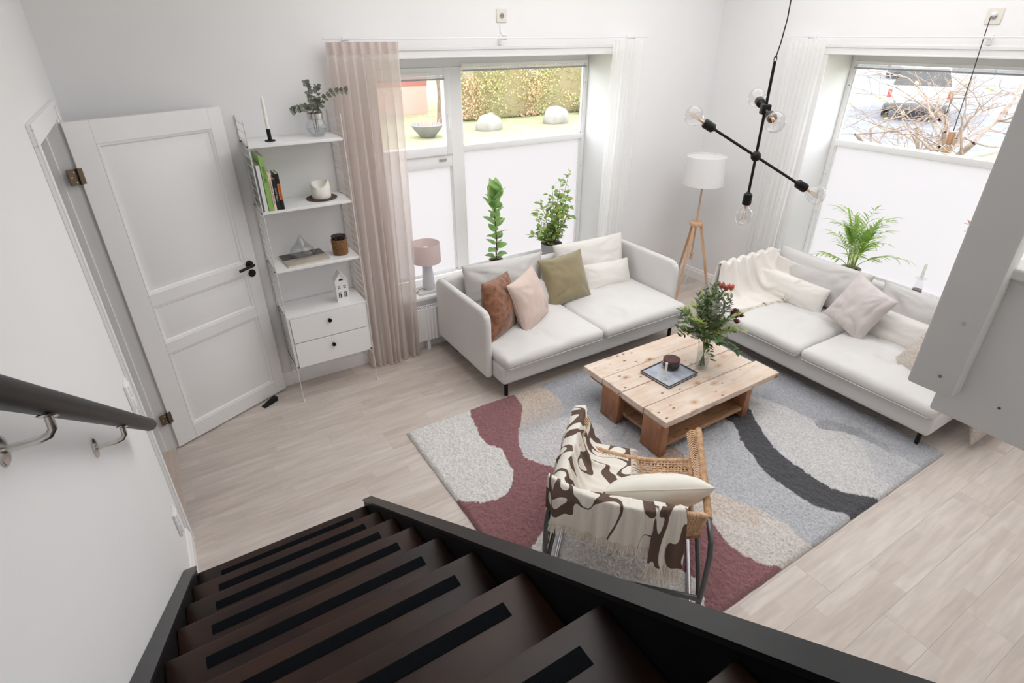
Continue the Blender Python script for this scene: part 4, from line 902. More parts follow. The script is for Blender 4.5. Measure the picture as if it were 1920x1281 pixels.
for sp in sprigs:
    sp = [Vector(p) for p in sp]; ob('stem', MB().tube([tuple(p) for p in sp], .0014, 6), m_stemm, t)
    for i in range(9 if len(sp) else 0):
        q = 1.15+(len(sp)-2.2)*i/8; i0 = min(len(sp)-2, int(q)); p = sp[i0].lerp(sp[i0+1], q-i0); dv = (sp[i0+1]-sp[i0]).normalized()
        for sd in (-1,1):
            if rs.random() < .12: continue
            d = dv*.5+Vector((rs.uniform(-.3,.3), rs.uniform(-1,.1), rs.uniform(-.3,.3)))+dv.cross(Vector((0,1,0)))*sd
            o = link('leaf', e_me, None, t); o.matrix_local = lmat(p, d, (0,-1,.6), rs.uniform(-.6,.6), rs.uniform(.75,1.05))
# books on the second shelf
def text_mesh(s_, size, m, parent, T, name='lettering'):
    cu = bpy.data.curves.new('txt', 'FONT'); cu.body = s_; cu.size = size; cu.extrude = .0002; cu.align_x = 'CENTER'; cu.align_y = 'CENTER'; cu.resolution_u = 1
    tmp = bpy.data.objects.new('txt', cu); COL.objects.link(tmp); dg = bpy.context.evaluated_depsgraph_get(); me_ = bpy.data.meshes.new_from_object(tmp.evaluated_get(dg)); bpy.data.objects.remove(tmp, do_unlink=True)
    o = link(name, me_, m, parent); o.matrix_local = T; return o
def book(label, x, z, wd, ht, dp, cov, tilt=0, title=None, tcol=None, yb=-.02, y_front=None, band=None, tsize=.02, upwards=False):
    yf = y_front if y_front is not None else -.30
    t = thing('book', label, 'book', (x, yf, z), rot=(0, -tilt, 0), group=None)
    c = MB(); c.box(0,.0018,0,dp,0,ht); c.box(wd-.0018,wd,0,dp,0,ht); c.box(0,wd,-.0012,.0015,0,ht, bev=.0006); ob('cover', c, cov, t)
    ob('pages', MB().box(.002,wd-.002,.001,dp-.004,.003,ht-.003), m_paper, t)
    if band: ob('spine_band', MB().box(.0002,wd-.0002,-.0018,-.001,ht*band[0],ht*band[1]), band[2], t)
    if title:
        text_mesh(title, tsize, tcol, t, Matrix.Translation((wd/2,-.0022,ht*(.5 if not band else (band[0]+band[1])/2))) @ Matrix(((0,1,0,0),(0,0,-1,0),(-1,0,0,0),(0,0,0,1))))
    return t
zb = 1.4525
m_bgreen = mat('book_green', S(140,182,98), .5, tone=.05); m_bcream = mat('book_cream', S(232,212,184), .6); m_bdark = mat('book_navy', S(28,34,42), .4, tone=.3, tscale=20); m_bor = mat('book_orange', S(216,120,60), .5); m_bblk = mat('book_black', S(24,20,18), .4); m_ink = mat('ink_dark', S(60,76,40), .6); m_bwhite = mat('book_white', S(222,222,224), .5); m_bgrey = mat('book_grey', S(150,152,152), .5)
book('grey folder-thin book against the left ladder of the shelf', -4.386, zb, .008, .30, .22, m_bgrey, y_front=-.28)
book('thin white book between the grey one and the green one', -4.376, zb, .022, .285, .21, m_bwhite, y_front=-.295)
book('tall lime green book titled WATCHES on the second shelf', -4.351, zb, .030, .335, .24, m_bgreen, title='WATCHES', tcol=m_ink, y_front=-.298, tsize=.022, upwards=False)
for o_ in [o_ for o_ in bpy.data.objects if o_.name.startswith('lettering')][:1]: o_.location.z = .335*.68
book('slim cream paperback with dark spine lettering beside the green book', -4.319, zb, .017, .235, .17, m_bcream, title='HIGH TENDER  DEFENDER', tcol=m_bblk, y_front=-.297, tsize=.0125)
book('small navy blue paperback with pale lettering beside the cream one', -4.300, zb, .024, .195, .13, m_bdark, title='Coral Shapes', tcol=mat('ink_pale', S(200,214,214), .5), y_front=-.297, tsize=.016)
book('black paperback with an orange spine band, last book of the row', -4.274, zb, .020, .225, .14, m_bblk, title='MORTUARY', tcol=m_bblk, band=(.28,.72,m_bor), y_front=-.297, tsize=.015)
# pillar candle on plate
t = thing('candle_plate', 'round dark woven plate under the thick pillar candle', 'plate', (-3.975,-.145,zb))
ob('plate', MB().lathe([(.080,0),(.098,.003),(.103,.006),(.101,.008),(.09,.006),(.001,.005)], 40), mat('woven_dark', S(88,66,52), .8, tone=.4, tscale=90, bump=1, bscale=140), t)
t = thing('pillar_candle', 'thick ivory pillar candle with a melted dipped rim on the second shelf', 'candle', (-3.975,-.145,zb+.0065))
def mel(r, z, a): return (r*(1+.02*math.sin(a*2)), z if z < .05 else z-.030*max(0, math.sin(a*1.0+3.6))**2*(r > .03)+.004*math.sin(a*2+1))
ob('wax', MB().lathe([(.062,0),(.065,.01),(.065,.06),(.062,.104),(.054,.108),(.046,.075),(.02,.058),(.001,.056)], 48, fn=mel), m_candle, t, ang=60); ob('wick', MB().tube([(0,0,.056),(.002,0,.068)], .0015, 6), m_black, t)
# magazine, glass bowls, rattan glass
z3 = 1.0505
t = thing('magazine', 'magazine with a dark photo cover lying on the third shelf', 'magazine', (-4.165,-.155,z3), math.radians(3))
ob('pages', MB().box(-.144,.144,-.122,.122,.001,.012), m_paper, t); ob('cover', MB().box(-.146,.146,-.124,.124,.012,.0135), mat('magazine_cover', S(170,158,146), .35, tone=.2, tscale=5, col2=S(196,186,172)), t)
cv = MB(); cv.box(-.146,.146,.0,.124,.0136,.0142); ob('cover_photo', cv, mat('magazine_photo', S(36,30,28), .35, tone=.5, tscale=16, col2=S(66,56,52)), t)
t = thing('glass_decanter', 'squat clear glass decanter with a tapering neck on the magazine', 'decanter', (-4.165,-.12,z3+.0147))
ob('glass', MB().lathe([(.045,0),(.075,.006),(.085,.025),(.080,.05),(.055,.075),(.030,.105),(.016,.135),(.010,.15),(.008,.15),(.013,.132),(.026,.104),(.05,.073),(.076,.05),(.080,.026),(.07,.012),(.001,.01)], 40), m_clear, t)
t = thing('glass_stopper', 'clear glass stopper lying beside the decanter on the magazine', 'stopper', (-4.065,-.165,z3+.0147))
ob('ball', MB().sphere((0,0,.022), .022, 18, 12), m_clear, t); ob('plug', MB().tube([(.012,-.01,.02),(.045,-.03,.012)], [.010,.007], 12), m_clear, t)
t = thing('rattan_glass', 'tumbler wrapped in woven brown rattan on the third shelf', 'glass', (-3.915,-.185,z3))
ob('glass', MB().lathe([(.045,0),(.047,.004),(.052,.135),(.0505,.135),(.044,.008),(.001,.008)], 36), m_smoke, t)
wv = MB()
for j in range(15):
    zz = .006+j*.0073; pts = [( (.0485+.0045*zz/.12+.0022*math.sin(k*math.pi/1.5+j*math.pi))*math.cos(2*math.pi*k/48), (.0485+.0045*zz/.12+.0022*math.sin(k*math.pi/1.5+j*math.pi))*math.sin(2*math.pi*k/48), zz) for k in range(49)]
    wv.tube(pts, .0036, 5, caps=False)
ob('wrap', wv, mat('rattan_brown', S(160,118,76), .6, tone=.5, tscale=120, col2=S(110,76,46)), t, kind='stuff')
# ceramic house
t = thing('ceramic_house', 'small white ceramic house with cut-out windows on the drawer cabinet', 'ornament', (-3.958,-.20,.6975), math.radians(-3))
hs = MB(); hs.box(-.045,.045,-.035,.035,0,.165); hs.prism([(-.045,.165),(.045,.165),(0,.225)], -.035,.035, Ry); ob('body', hs, m_white, t, ang=20)
rf = MB()
for s_ in (-1,1): rf.box(-.002,.078,-.042,.042,-.003,.004, T=Matrix.Translation((0,0,.228)) @ Matrix.Rotation(math.radians(53 if s_ > 0 else 127), 4, 'Y'))
ob('roof', rf, m_white, t, ang=20)
for cx_ in (-.02,.02):
    for cz_ in (.118,.068):
        for a in (-.0055,.0055):
            for b in (-.0065,.0065):
                if cz_ < .1 and b < 0: continue
                ob('window_hole', MB().box(cx_+a-.0035,cx_+a+.0035,-.0362,-.0352,cz_+b-.004,cz_+b+.004), m_blackgloss, t, smooth=False)
    for a in (-.006,.006): ob('window_hole', MB().box(cx_+a-.004,cx_+a+.004,-.0362,-.0352,.036,.064), m_blackgloss, t, smooth=False)
ob('gable_hole', MB().prism([(-.017,.170),(.017,.170),(.012,.180),(0,.185),(-.012,.180)], .0352,.0362, Ry), m_blackgloss, t, smooth=False)

# ------------------------------------------------------------------ sill objects, window 1
ZS = WZ0+.0255
t = thing('wooden_block', 'low pale wooden board under the lamp on the window sill', 'board', (-3.13,.07,ZS))
ob('board', MB().box(-.13,.12,-.06,.09,0,.016,bev=.002), m_potw, t)
t = thing('table_lamp', 'small lamp with a blush drum shade and pale tapered base on the window sill', 'lamp', (-3.135,.10,ZS+.0165))
ob('base', MB().lathe([(.052,0),(.056,.008),(.040,.235),(.036,.242),(.012,.245)], 32), mat('lamp_base_pale', S(206,206,212), .5), t)
ob('shade', MB().open_lathe([(.122,.245),(.120,.41),(.118,.41),(.1195,.245)], 44), m_shadep, t)
ob('shade_ring', MB().tube([(.03*math.cos(a),.03*math.sin(a),.25) for a in [i*math.pi/8 for i in range(17)]], .0025, 6), m_white, t)
sp_ = MB()
for a in (0,2.1,4.2): sp_.tube([(.03*math.cos(a),.03*math.sin(a),.25),(.119*math.cos(a),.119*math.sin(a),.25)], .002, 5)
ob('shade_spokes', sp_, m_white, t); ob('bulb', MB().lathe([(.013,.245),(.014,.28),(.030,.32),(.032,.345),(.022,.37),(.001,.376)], 20), mat('bulb_opal', (.9,.9,.88), .3), t)
ob('cord', MB().tube([(-.05,-.02,.006),(-.08,-.05,.03),(-.12,-.07,.035),(-.17,-.09,-.008),(-.21,-.09,-.010)], .0025, 6), m_blackgloss, t)
def pot(name, label, loc, r0, r1, h, m, soil=True):
    t = thing(name, label, 'plant pot', loc)
    ob('pot', MB().lathe([(r0,0),(r0+.002,.003),(r1,h-.004),(r1-.002,h),(r1-.007,h-.002),(r0-.006,.01),(.001,.008)], 36), m, t)
    ob('soil', MB().lathe([(r0-.006,.012),(r1-.009,h-.02),(.001,h-.014)], 28), m_soil, t); return t
# fiddle leaf fig
FX, FY = -2.415, .16
pot('plant_pot', 'small pale pot of the fiddle leaf fig, mostly hidden by the sofa back', (FX,FY,ZS), .055,.07,.12, m_potw)
t = thing('fiddle_leaf_fig', 'slender fiddle leaf fig with large glossy leaves on the back window sill', 'plant', (FX,FY,ZS+.106))
f_me = leaf_mesh('leaf', .17, .15, .25, .18, m_fig, n=8, heart=1)
f_me2 = leaf_mesh('leaf', .15, .10, .3, .18, m_fig, n=8, heart=1)
ob('stem', MB().tube([(0,0,0),(.01,0,.2),(-.005,.0,.4),(.0,0,.62)], [.007,.006,.005,.004], 8), m_stemm, t)
for i in range(26):
    z = .01+.6*(i/25); a = i*2.4+.4; el = .35+.75*(i/25)+rs.uniform(-.15,.15); s_ = rs.uniform(.75,1.0)*(1.0 if i > 18 else .8)
    d = (math.cos(a)*math.cos(el), math.sin(a)*math.cos(el)*.8, math.sin(el)); o = link('leaf', f_me if i % 3 else f_me2, None, t); o.matrix_local = lmat((math.cos(a)*.006, math.sin(a)*.006, z), d, (0,0,1), rs.uniform(-.3,.3), s_)
for i, (dx, dz) in enumerate(((-.25,1),(.2,1),(0,1))): o = link('leaf', f_me, None, t); o.matrix_local = lmat((0,0,.58), (dx,-.25+.2*i,dz), (0,-1,0), .2*i, 1.05)
# bushy plant in grey pot
BX, BY = -1.80, .135
pot('plant_pot', 'round grey pot with brown soil behind the backrest of the back sofa', (BX,BY,ZS), .085,.105,.175, m_potg)
t = thing('bushy_plant', 'bushy green plant with small oval leaves in the grey pot on the window sill', 'plant', (BX,BY,ZS+.16))
b_mes = [leaf_mesh('leaf', .058, .036, .2, .15, m, n=6) for m in (m_leaf, m_leaf, m_fig)]
def limb(p0, p1, n=6, w_=.03):
    p0 = Vector(p0); p1 = Vector(p1); return [p0.lerp(p1, i/n)+Vector((rs.uniform(-w_,w_), rs.uniform(-w_,w_)*.6, 0))*math.sin(math.pi*i/n) for i in range(n+1)]
tips = [(-.17,.02,.36),(-.08,-.05,.50),(.02,.05,.56),(.09,.0,.60),(.16,-.02,.50),(.22,.05,.66),(-.20,-.06,.22),(.15,-.08,.30),(0,-.1,.38),(-.1,.07,.42),(.08,-.1,.46),(-.22,.0,.13),(.20,.0,.36),(.03,-.04,.28)]
for k, tp in enumerate(tips):
    pts = limb((rs.uniform(-.03,.03), rs.uniform(-.03,.03), 0), tp); ob('branch', MB().tube([tuple(p) for p in pts], [.005-.0006*i for i in range(len(pts))], 6), m_stemm, t)
    for i in range(28):
        q = .9+(len(pts)-1-.91)*i/27; i0 = min(len(pts)-2, int(q)); p = pts[i0].lerp(pts[i0+1], q-i0); a = rs.uniform(0,6.28); el = rs.uniform(-.5,.9)
        d = (math.cos(a)*math.cos(el), math.sin(a)*math.cos(el), math.sin(el)); off = Vector(d)*.025*rs.random()
        o = link('leaf', b_mes[rs.randrange(3)], None, t); o.matrix_local = lmat(p+off, d, (0,0,1), rs.uniform(-.8,.8), rs.uniform(.8,1.2))

# palm on window 2 sill
PX, PY = .14, -1.735
pot('plant_pot', 'pale round pot of the palm on the right window sill', (PX,PY,ZS), .075,.09,.125, m_potw)
t = thing('parlor_palm', 'bright green parlor palm with arching fronds on the right window sill', 'plant', (PX,PY,ZS+.108))
pl_me = leaf_mesh('leaflet', .135, .019, .4, .1, n=6)
for k in range(22):
    a = k*2.4+.3; lean = rs.uniform(.03,.27); hgt = rs.uniform(.24,.50); 
    if k < 5: hgt = rs.uniform(.16,.26); lean = rs.uniform(.3,.5)
    p0 = Vector((math.cos(a)*.03, math.sin(a)*.03, -.01)); tip = p0+Vector((math.cos(a)*lean*.55, math.sin(a)*lean*.55, hgt)); ctrl = p0+Vector((0,0,hgt*.6))
    pts = [((1-s_)**2*p0+2*s_*(1-s_)*ctrl+s_*s_*tip) for s_ in [i/8 for i in range(9)]]
    end = tip+(pts[-1]-pts[-2]).normalized()*.08+Vector((math.cos(a)*.05,math.sin(a)*.05,-.03)); pts.append(end)
    fr_ = MB(); fr_.tube([tuple(p) for p in pts], [.0028]*6+[.002]*2+[.0015,.0008], 5); mb = MB()
    for i in range(10):
        q = 4.6+4.3*i/9; i0 = min(len(pts)-2, int(q)); p = pts[i0].lerp(pts[i0+1], q-i0); dv = (pts[i0+1]-pts[i0]).normalized(); sd_ = dv.cross(Vector((math.sin(a), -math.cos(a), .01))).normalized(); s1_ = Vector((-math.sin(a), math.cos(a), 0))
        for s_ in (-1,1): add_leaf(mb, pl_me, lmat(p, dv*.9+s1_*s_*rs.uniform(.6,.9)+Vector((0,0,rs.uniform(-.05,.25))), (0,0,1), rs.uniform(-.3,.3), rs.uniform(.75,1.1)*(1-.04*i)))
    add_leaf(mb, pl_me, lmat(pts[-1], pts[-1]-pts[-2], (0,0,1), 0, .8))
    f_ = ob('frond', fr_, m_stemg, t); ob('leaflets', mb, m_palm, f_, kind='stuff', ang=180)
# tall candlestick
t = thing('smoked_candlestick', 'conical smoked glass candlestick with a white candle on the right window sill', 'candlestick', (.15,-2.29,ZS))
ob('foot', MB().lathe([(.050,0),(.051,.003),(.034,.12)], 28), m_smoke, t, label='smoked lower part'); ob('neck', MB().lathe([(.034,.12),(.020,.20),(.018,.212)], 28), m_vase, t)
ob('drip_disc', MB().lathe([(.012,.212),(.043,.214),(.044,.217),(.012,.219)], 32), m_vase, t); ob('candle', MB().lathe([(.011,.219),(.0105,.33),(.006,.338)], 16), m_candle, t)
# reddish plant behind the guard
t = thing('red_leaf_plant', 'copper leaved plant sprig at the right window beside the guard post', 'plant', (.16,-2.62,ZS))
ob('pot', MB().lathe([(.05,0),(.065,.11),(.06,.11),(.045,.01)], 28), m_potw, t); ob('stem', MB().tube([(0,0,.05),(.0,.03,.3),(-.01,.09,.55),(0,.15,.70)], [.004,.004,.003,.002], 6), m_stemm, t)
r_me = leaf_mesh('leaf', .055, .036, .2, .15, mat('leaf_copper', S(200,140,116), .5, tone=.3, tscale=20), n=6)
for i, (y, z, a, el) in enumerate(((.15,.70,1.8,.3),(.14,.69,3.2,-.1),(.15,.70,1.0,.8),(.13,.66,2.4,.1),(.15,.705,4.4,.5),(.10,.58,4.8,.5),(.09,.55,.6,.3))):
    o = link('leaf', r_me, None, t); o.matrix_local = lmat((0,y,z), (math.cos(a)*math.cos(el), math.sin(a)*math.cos(el), math.sin(el)), (0,0,1), .3, 1)

# ------------------------------------------------------------------ floor lamp
t = thing('floor_lamp', 'wooden tripod floor lamp with a white drum shade in the room corner', 'floor lamp', (-.48,-.48,0))
ob('disc', MB().lathe([(.062,.775),(.068,.78),(.068,.802),(.063,.808)], 32), m_pine, t)
for a in (198,318,78):
    a = math.radians(a); x, y = math.cos(a), math.sin(a)
    ob('leg', MB().tube([(x*.045,y*.045,.785),(x*.235,y*.235,.0)], [.023,.017], 4, flat=.75), m_pine, t, ang=20)
ob('pole', MB().tube([(0,0,.44),(0,0,1.19)], .009, 10), m_pine, t); ob('knob', MB().lathe([(.010,.455),(.019,.462),(.019,.485),(.010,.492)], 18), m_pine, t); ob('knob', MB().lathe([(.010,.415),(.018,.42),(.018,.44),(.010,.447)], 18), m_pine, t)
ob('shade', MB().open_lathe([(.187,1.175),(.183,1.437),(.181,1.437),(.185,1.175)], 56), m_shade, t)
ob('shade_ring', MB().tube([(.181*math.cos(i*math.pi/16),.181*math.sin(i*math.pi/16),1.434) for i in range(33)], .0025, 5), m_white, t)
ss = MB()
for a in (0,2.1,4.2): ss.tube([(0,0,1.19),(.183*math.cos(a),.183*math.sin(a),1.18)], .0022, 5)
ob('spokes', ss, m_white, t); ob('diffuser', MB().lathe([(.180,1.425),(.180,1.427)], 40), m_shade, t); ob('socket', MB().lathe([(.018,1.17),(.018,1.22),(.01,1.222)], 16), m_white, t); ob('bulb', MB().lathe([(.013,1.222),(.03,1.27),(.03,1.30),(.001,1.32)], 16), mat('bulb_opal2', (.9,.9,.88), .3), t)
ob('cord', MB().tube([(.02,.01,.44),(.01,.02,.2),(-.02,.06,.012),(.06,.18,.006),(.18,.32,.006),(.28,.435,.05)], .0028, 6), m_white, t)

# ------------------------------------------------------------------ chandelier
CX, CY, CZ = -2.24, -2.238, 1.883
t = thing('chandelier', 'black bar chandelier with clear globe bulbs hanging over the coffee table', 'chandelier', (CX,CY,CZ))
ob('stem', MB().tube([(0,0,-.20),(0,0,.44)], .0072, 12), m_black, t)
ob('hook', MB().tube([(.011*math.cos(i*math.pi/6),0,.452+.014*math.sin(i*math.pi/6)) for i in range(13)], .002, 6), m_black, t)
ob('cable', MB().tube([(0,0,.455),(.01,-.005,.52),(.016,-.01,.62),(.008,-.012,.75),(.022,-.018,.95),(.02,-.02,1.52)], .003, 8), m_blackgloss, t)
ob('ceiling_cup', MB().lathe([(.012,1.44),(.045,1.46),(.05,1.515)], 28, Matrix.Translation((.02,-.02,0))), m_black, t)
ob('joint', MB().sphere((0,0,0), .026, 20, 14), m_black, t)
Tj = Matrix.Translation((0,0,.227)); ob('joint', MB().box(-.027,.027,-.022,.022,-.024,.024,bev=.006,T=Tj @ Matrix.Rotation(math.radians(50),4,'Z')), m_black, t)
def bulb_unit(p, d, glass=m_bulbg, R=.0465):
    d = Vector(d).normalized(); M = lmat(p, d) @ Matrix.Rotation(math.pi/2, 4, 'Y')
    s_ = ob('socket', MB().lathe([(.008,-.022),(.015,-.014),(.0225,-.008),(.0235,.040),(.021,.047),(.001,.048)], 22, M), m_black, t)
    b = ob('bulb', MB().lathe([(.0125,.046),(.0135,.056),(.020,.066),(.036,.080),(.0445,.096),(.0465,.112),(.0445,.128),(.036,.145),(.022,.155),(.001,.159)], 26, M), glass, s_, ang=180)
    fl = MB()
    for k in range(4):
        a = k*math.pi/2+.4; fl.tube([(.006*math.cos(a),.006*math.sin(a),.075),(.012*math.cos(a),.012*math.sin(a),.13)], .0011, 5, T=M)
    fl.lathe([(.009,.05),(.005,.078)], 10, M)
    ob('filament', fl, m_filament, b)
d1 = Vector((-.2685,.2142,.192)); L1 = d1.length; d1n = d1.normalized()
for s_ in (1,-1):
    e = d1n*s_*(L1-.113); ob('arm', MB().tube([(0,0,0), tuple(e)], .0068, 12), m_black, t); bulb_unit(e, d1n*s_)
d2 = Vector((-.165,-.185,-.033)).normalized()
for s_ in (1,-1):
    c0 = Vector((0,0,.227)); e = c0+d2*s_*.125; ob('arm', MB().tube([tuple(c0), tuple(e)], .0062, 12), m_tubed if s_ > 0 else m_black, t); bulb_unit(e, d2*s_)
bulb_unit((0,0,-.205), (0,0,-1))

# wooden pendant at the right window
t = thing('pendant_lamp', 'wooden socket pendant with amber bulb on a black cord at the right window', 'pendant lamp', (-.075,-2.235,1.80))
ob('cord', MB().tube([(.068,.030,.745),(.02,.028,.73),(.006,.02,.64),(0,.008,.4),(0,0,.033)], .003, 8), m_blackgloss, t)
ob('plug_cap', MB().lathe([(.016,0),(.014,.02),(.006,.03)], 16, Matrix.Translation((.075,.030,.745)) @ Matrix.Rotation(-math.pi/2,4,'Y')), m_white, t)
ob('wooden_socket', MB().lathe([(.020,.033),(.022,.030),(.0235,-.045),(.021,-.048)], 24), mat('walnut_pale', S(190,146,110), .5, tone=.3, tscale=10, stretch=(6,6,.6)), t)
ob('cap', MB().lathe([(.021,.030),(.021,.036),(.004,.037)], 20), m_white, t)
b = ob('bulb', MB().lathe([(.013,-.046),(.02,-.056),(.038,-.074),(.041,-.092),(.036,-.112),(.018,-.126),(.001,-.129)], 24), m_amber, t, ang=180)
fl = MB()
for k in range(5): a = k*1.257; fl.tube([(.005*math.cos(a),.005*math.sin(a),-.055),(.016*math.cos(a),.016*math.sin(a),-.085),(.008*math.cos(a+1),.008*math.sin(a+1),-.10)], .0012, 5)
ob('filament', fl, m_filament, b)

# ------------------------------------------------------------------ woven armchair (local: x across, y forward, measured from the rear-left foot)
AO = Vector((-3.666,-2.543,RT)); AR = math.atan2(-.725,.688)
t = thing('rattan_armchair', 'rattan armchair with grey tubular legs on the rug, a patterned throw over it', 'armchair', AO, AR)
def A(w_, a, z): return (w_, a, z-RT)
for x in (.0,.67):
    ob('runner', MB().tube([A(x,-.15,.043),A(x,-.14,.043),A(x,.30,.043),A(x,.62,.043)], .011, 12), m_tubel, t)
for s_, x in ((-1,.0),(1,.67)):
    o_ = .027*s_
    ob('rear_leg', MB().tube([A(x+o_,-.125,.032),A(x+o_,-.14,.12),A(x+o_*1.0,-.155,.30),A(x+o_*.95,-.15,.46),A(x+o_*.85,-.125,.515),A(x+o_*.6,-.07,.54),A(x+o_*.4,.0,.545)], .0125, 14), m_tubed, t)
    ob('rear_brace', MB().tube([A(x+o_,-.135,.115),A(x+o_*.6,-.05,.22),A(x-o_*.2,.06,.345)], .011, 12), m_tubed, t)
    ob('front_leg', MB().tube([A(x,.61,.043),A(x-.2*o_,.60,.2),A(x-.4*o_,.575,.37),A(x-.6*o_,.56,.52)], .0125, 14), m_tubed, t)
ob('rear_crossbar', MB().tube([A(-.025,-.145,.172),A(.695,-.145,.172)], .0135, 14), m_tubed, t)
ob('front_crossbar', MB().tube([A(-.0,.59,.30),A(.67,.59,.30)], .011, 12), m_tubed, t)
def wrap(pts, r, n=9, pitch=.0065, amp=.0013):
    P_ = [Vector(p) for p in pts]; out = []; rr = []
    for i in range(len(P_)-1):
        l = (P_[i+1]-P_[i]).length; k = max(2, int(l/(pitch/2)))
        for j in range(k): out.append(tuple(P_[i].lerp(P_[i+1], j/k))); rr.append(r+amp*(1 if len(out) % 2 else -1))
    out.append(tuple(P_[-1])); rr.append(r); return MB().tube(out, rr, n)
# arms: cord wrapped rails with a chevron band on the inner side
for s_, x in ((-1,.0),(1,.67)):
    ob('armrest', wrap([A(x+.012*s_,-.02,.545),A(x+.006*s_,.14,.555),A(x-.004*s_,.34,.562),A(x-.015*s_,.56,.575),A(x-.017*s_,.60,.572)], .0165), m_rattan, t)
    ch = MB()
    for k in range(26):
        q = k/25; a0 = .16+q*.43; wd_ = .012+.036*q; x0 = x-s_*(.018+.01*q)
        ch.tube([A(x0+.004*s_,a0-.012,.553+.02*q),A(x0-s_*wd_*.5,a0+.006,.548+.018*q),A(x0-s_*wd_,a0-.012,.536+.012*q)], .0048, 5)
    ob('woven_band', ch, m_rattan, t, kind='stuff')
    ob('arm_post', wrap([A(x-.02*s_,.585,.565),A(x-.03*s_,.575,.47),A(x-.03*s_,.57,.37)], .012), m_rattan, t)
# seat
def seatp(u, v, dz=0):
    w_ = .035+.60*u; a = .03+.53*v-.05*math.sin(math.pi*u)*v**3; z = .365+.025*v-.035*math.sin(math.pi*u)*math.sin(math.pi*min(1,v*.9+.05)); return A(w_, a, z+dz)
rim_ = [seatp(i/14,1) for i in range(15)]+[seatp(1,1-i/10) for i in range(1,11)]+[seatp(1-i/14,0) for i in range(1,15)]+[seatp(0,i/10) for i in range(1,11)]
ob('seat_frame', wrap(rim_, .012), m_rattan, t)
def backp(u, v, dz=0):
    w_ = .03+.62*u; q = .055*(1-(2*u-1)**2); return A(w_, -.005-.115*v-q+dz, .435+.235*v-.02*(1-(2*u-1)**2)*v)
R_ = .16; bo = []
for (cu, cv, a0) in ((1-.07,1-R_,90),(1-.07,R_,0),(.07,R_,-90),(.07,1-R_,180)):
    for k in range(6):
        an = math.radians(a0-18*k); bo.append(backp(cu+.07*math.cos(an), cv+R_*math.sin(an)))
bo.append(bo[0]); ob('back_frame', wrap(bo, .012), m_rattan, t)
def weave(fn, nu_, nv_, r, amp, m_, nm, mask=None, seg=3, uo=(0,1,0), axis=1):
    mb = MB()
    for i in range(nu_):
        u = (i+.5)/nu_; pts = []
        for j in range(nv_*seg+1):
            v = j/(nv_*seg); 
            if mask and not mask(u, v): continue
            pts.append(fn(u, v, amp*math.sin(math.pi*(v*nv_-.0+i))))
        if len(pts) > 1: mb.tube(pts, r, 4, caps=False)
    for j in range(nv_):
        v = (j+.5)/nv_; pts = []
        for i in range(nu_*seg+1):
            u = i/(nu_*seg)
            if mask and not mask(u, v): continue
            pts.append(fn(u, v, -amp*math.sin(math.pi*(u*nu_+j))))
        if len(pts) > 1: mb.tube(pts, r, 4, caps=False)
    return ob(nm, mb, m_, t, kind='stuff')
weave(seatp, 34, 28, .0042, .0045, m_rattan, 'woven_seat')
def msk(u, v):
    du = max(0, .07-u, u-.93)/.07; dv = max(0, R_-v, v-(1-R_))/R_; return du*du+dv*dv < 1.02
weave(backp, 46, 18, .0046, .004, m_rattan, 'woven_back', msk)
ob('lower_back_rail', wrap([A(.0,.02,.40),A(.15,-.03,.395),A(.335,-.045,.39),A(.52,-.03,.395),A(.67,.02,.40)], .013), m_rattan2, t)
# pillow on the armchair
Ta = Matrix.Translation(AO) @ Matrix.Rotation(AR, 4, 'Z')
pc = Ta @ Vector(A(.455,.165,.485)); xd = Ta.to_3x3() @ Vector((1,.16,.13)); yd = Ta.to_3x3() @ Vector((-.02,-.70,.70))
put_pillow('off-white piped pillow on the rattan armchair seat', pc, xd, yd, .50, .34, .17, mat('cotton_offwhite', S(232,228,218), .85, tone=.03, bump=.2, bscale=200), 21, pinch=.04, wr=.008, name='seat_pillow')
# patterned throw : two hanging folds of one blanket, simulated in the chair's frame
def gather(us, cen, half, rest_half, n, amp, k): return us
def chair_cloth(u0, u1, nu, v_in, v_out, nv, crest, out, inn, seed, cols, steps=80, gat=.86, lift=0., fric=.6):
    """u runs along the crest line; v from the inner edge to the outer edge across it"""
    U, V = np.meshgrid(np.linspace(0,1,nu), np.linspace(-v_in,v_out,nv), indexing='ij')
    L_ = (u1-u0)
    rest = np.stack([U*L_/gat, V, U*0], -1).reshape(-1,3)
    pos = np.zeros((nu, nv, 3)); inn = np.array(inn); out = np.array(out)
    for i in range(nu):
        c = np.array(crest(u0+L_*i/(nu-1)))
        for j in range(nv):
            v = V[i,j]; d = out if v > 0 else inn
            wav = .026*math.sin(i*.75+seed)*min(1,abs(v)*6)*math.sin(i*.31+seed*2); pos[i,j] = c+d*abs(v)+np.array((0,0,wav+.02))
    return rest, pos.reshape(-1,3)
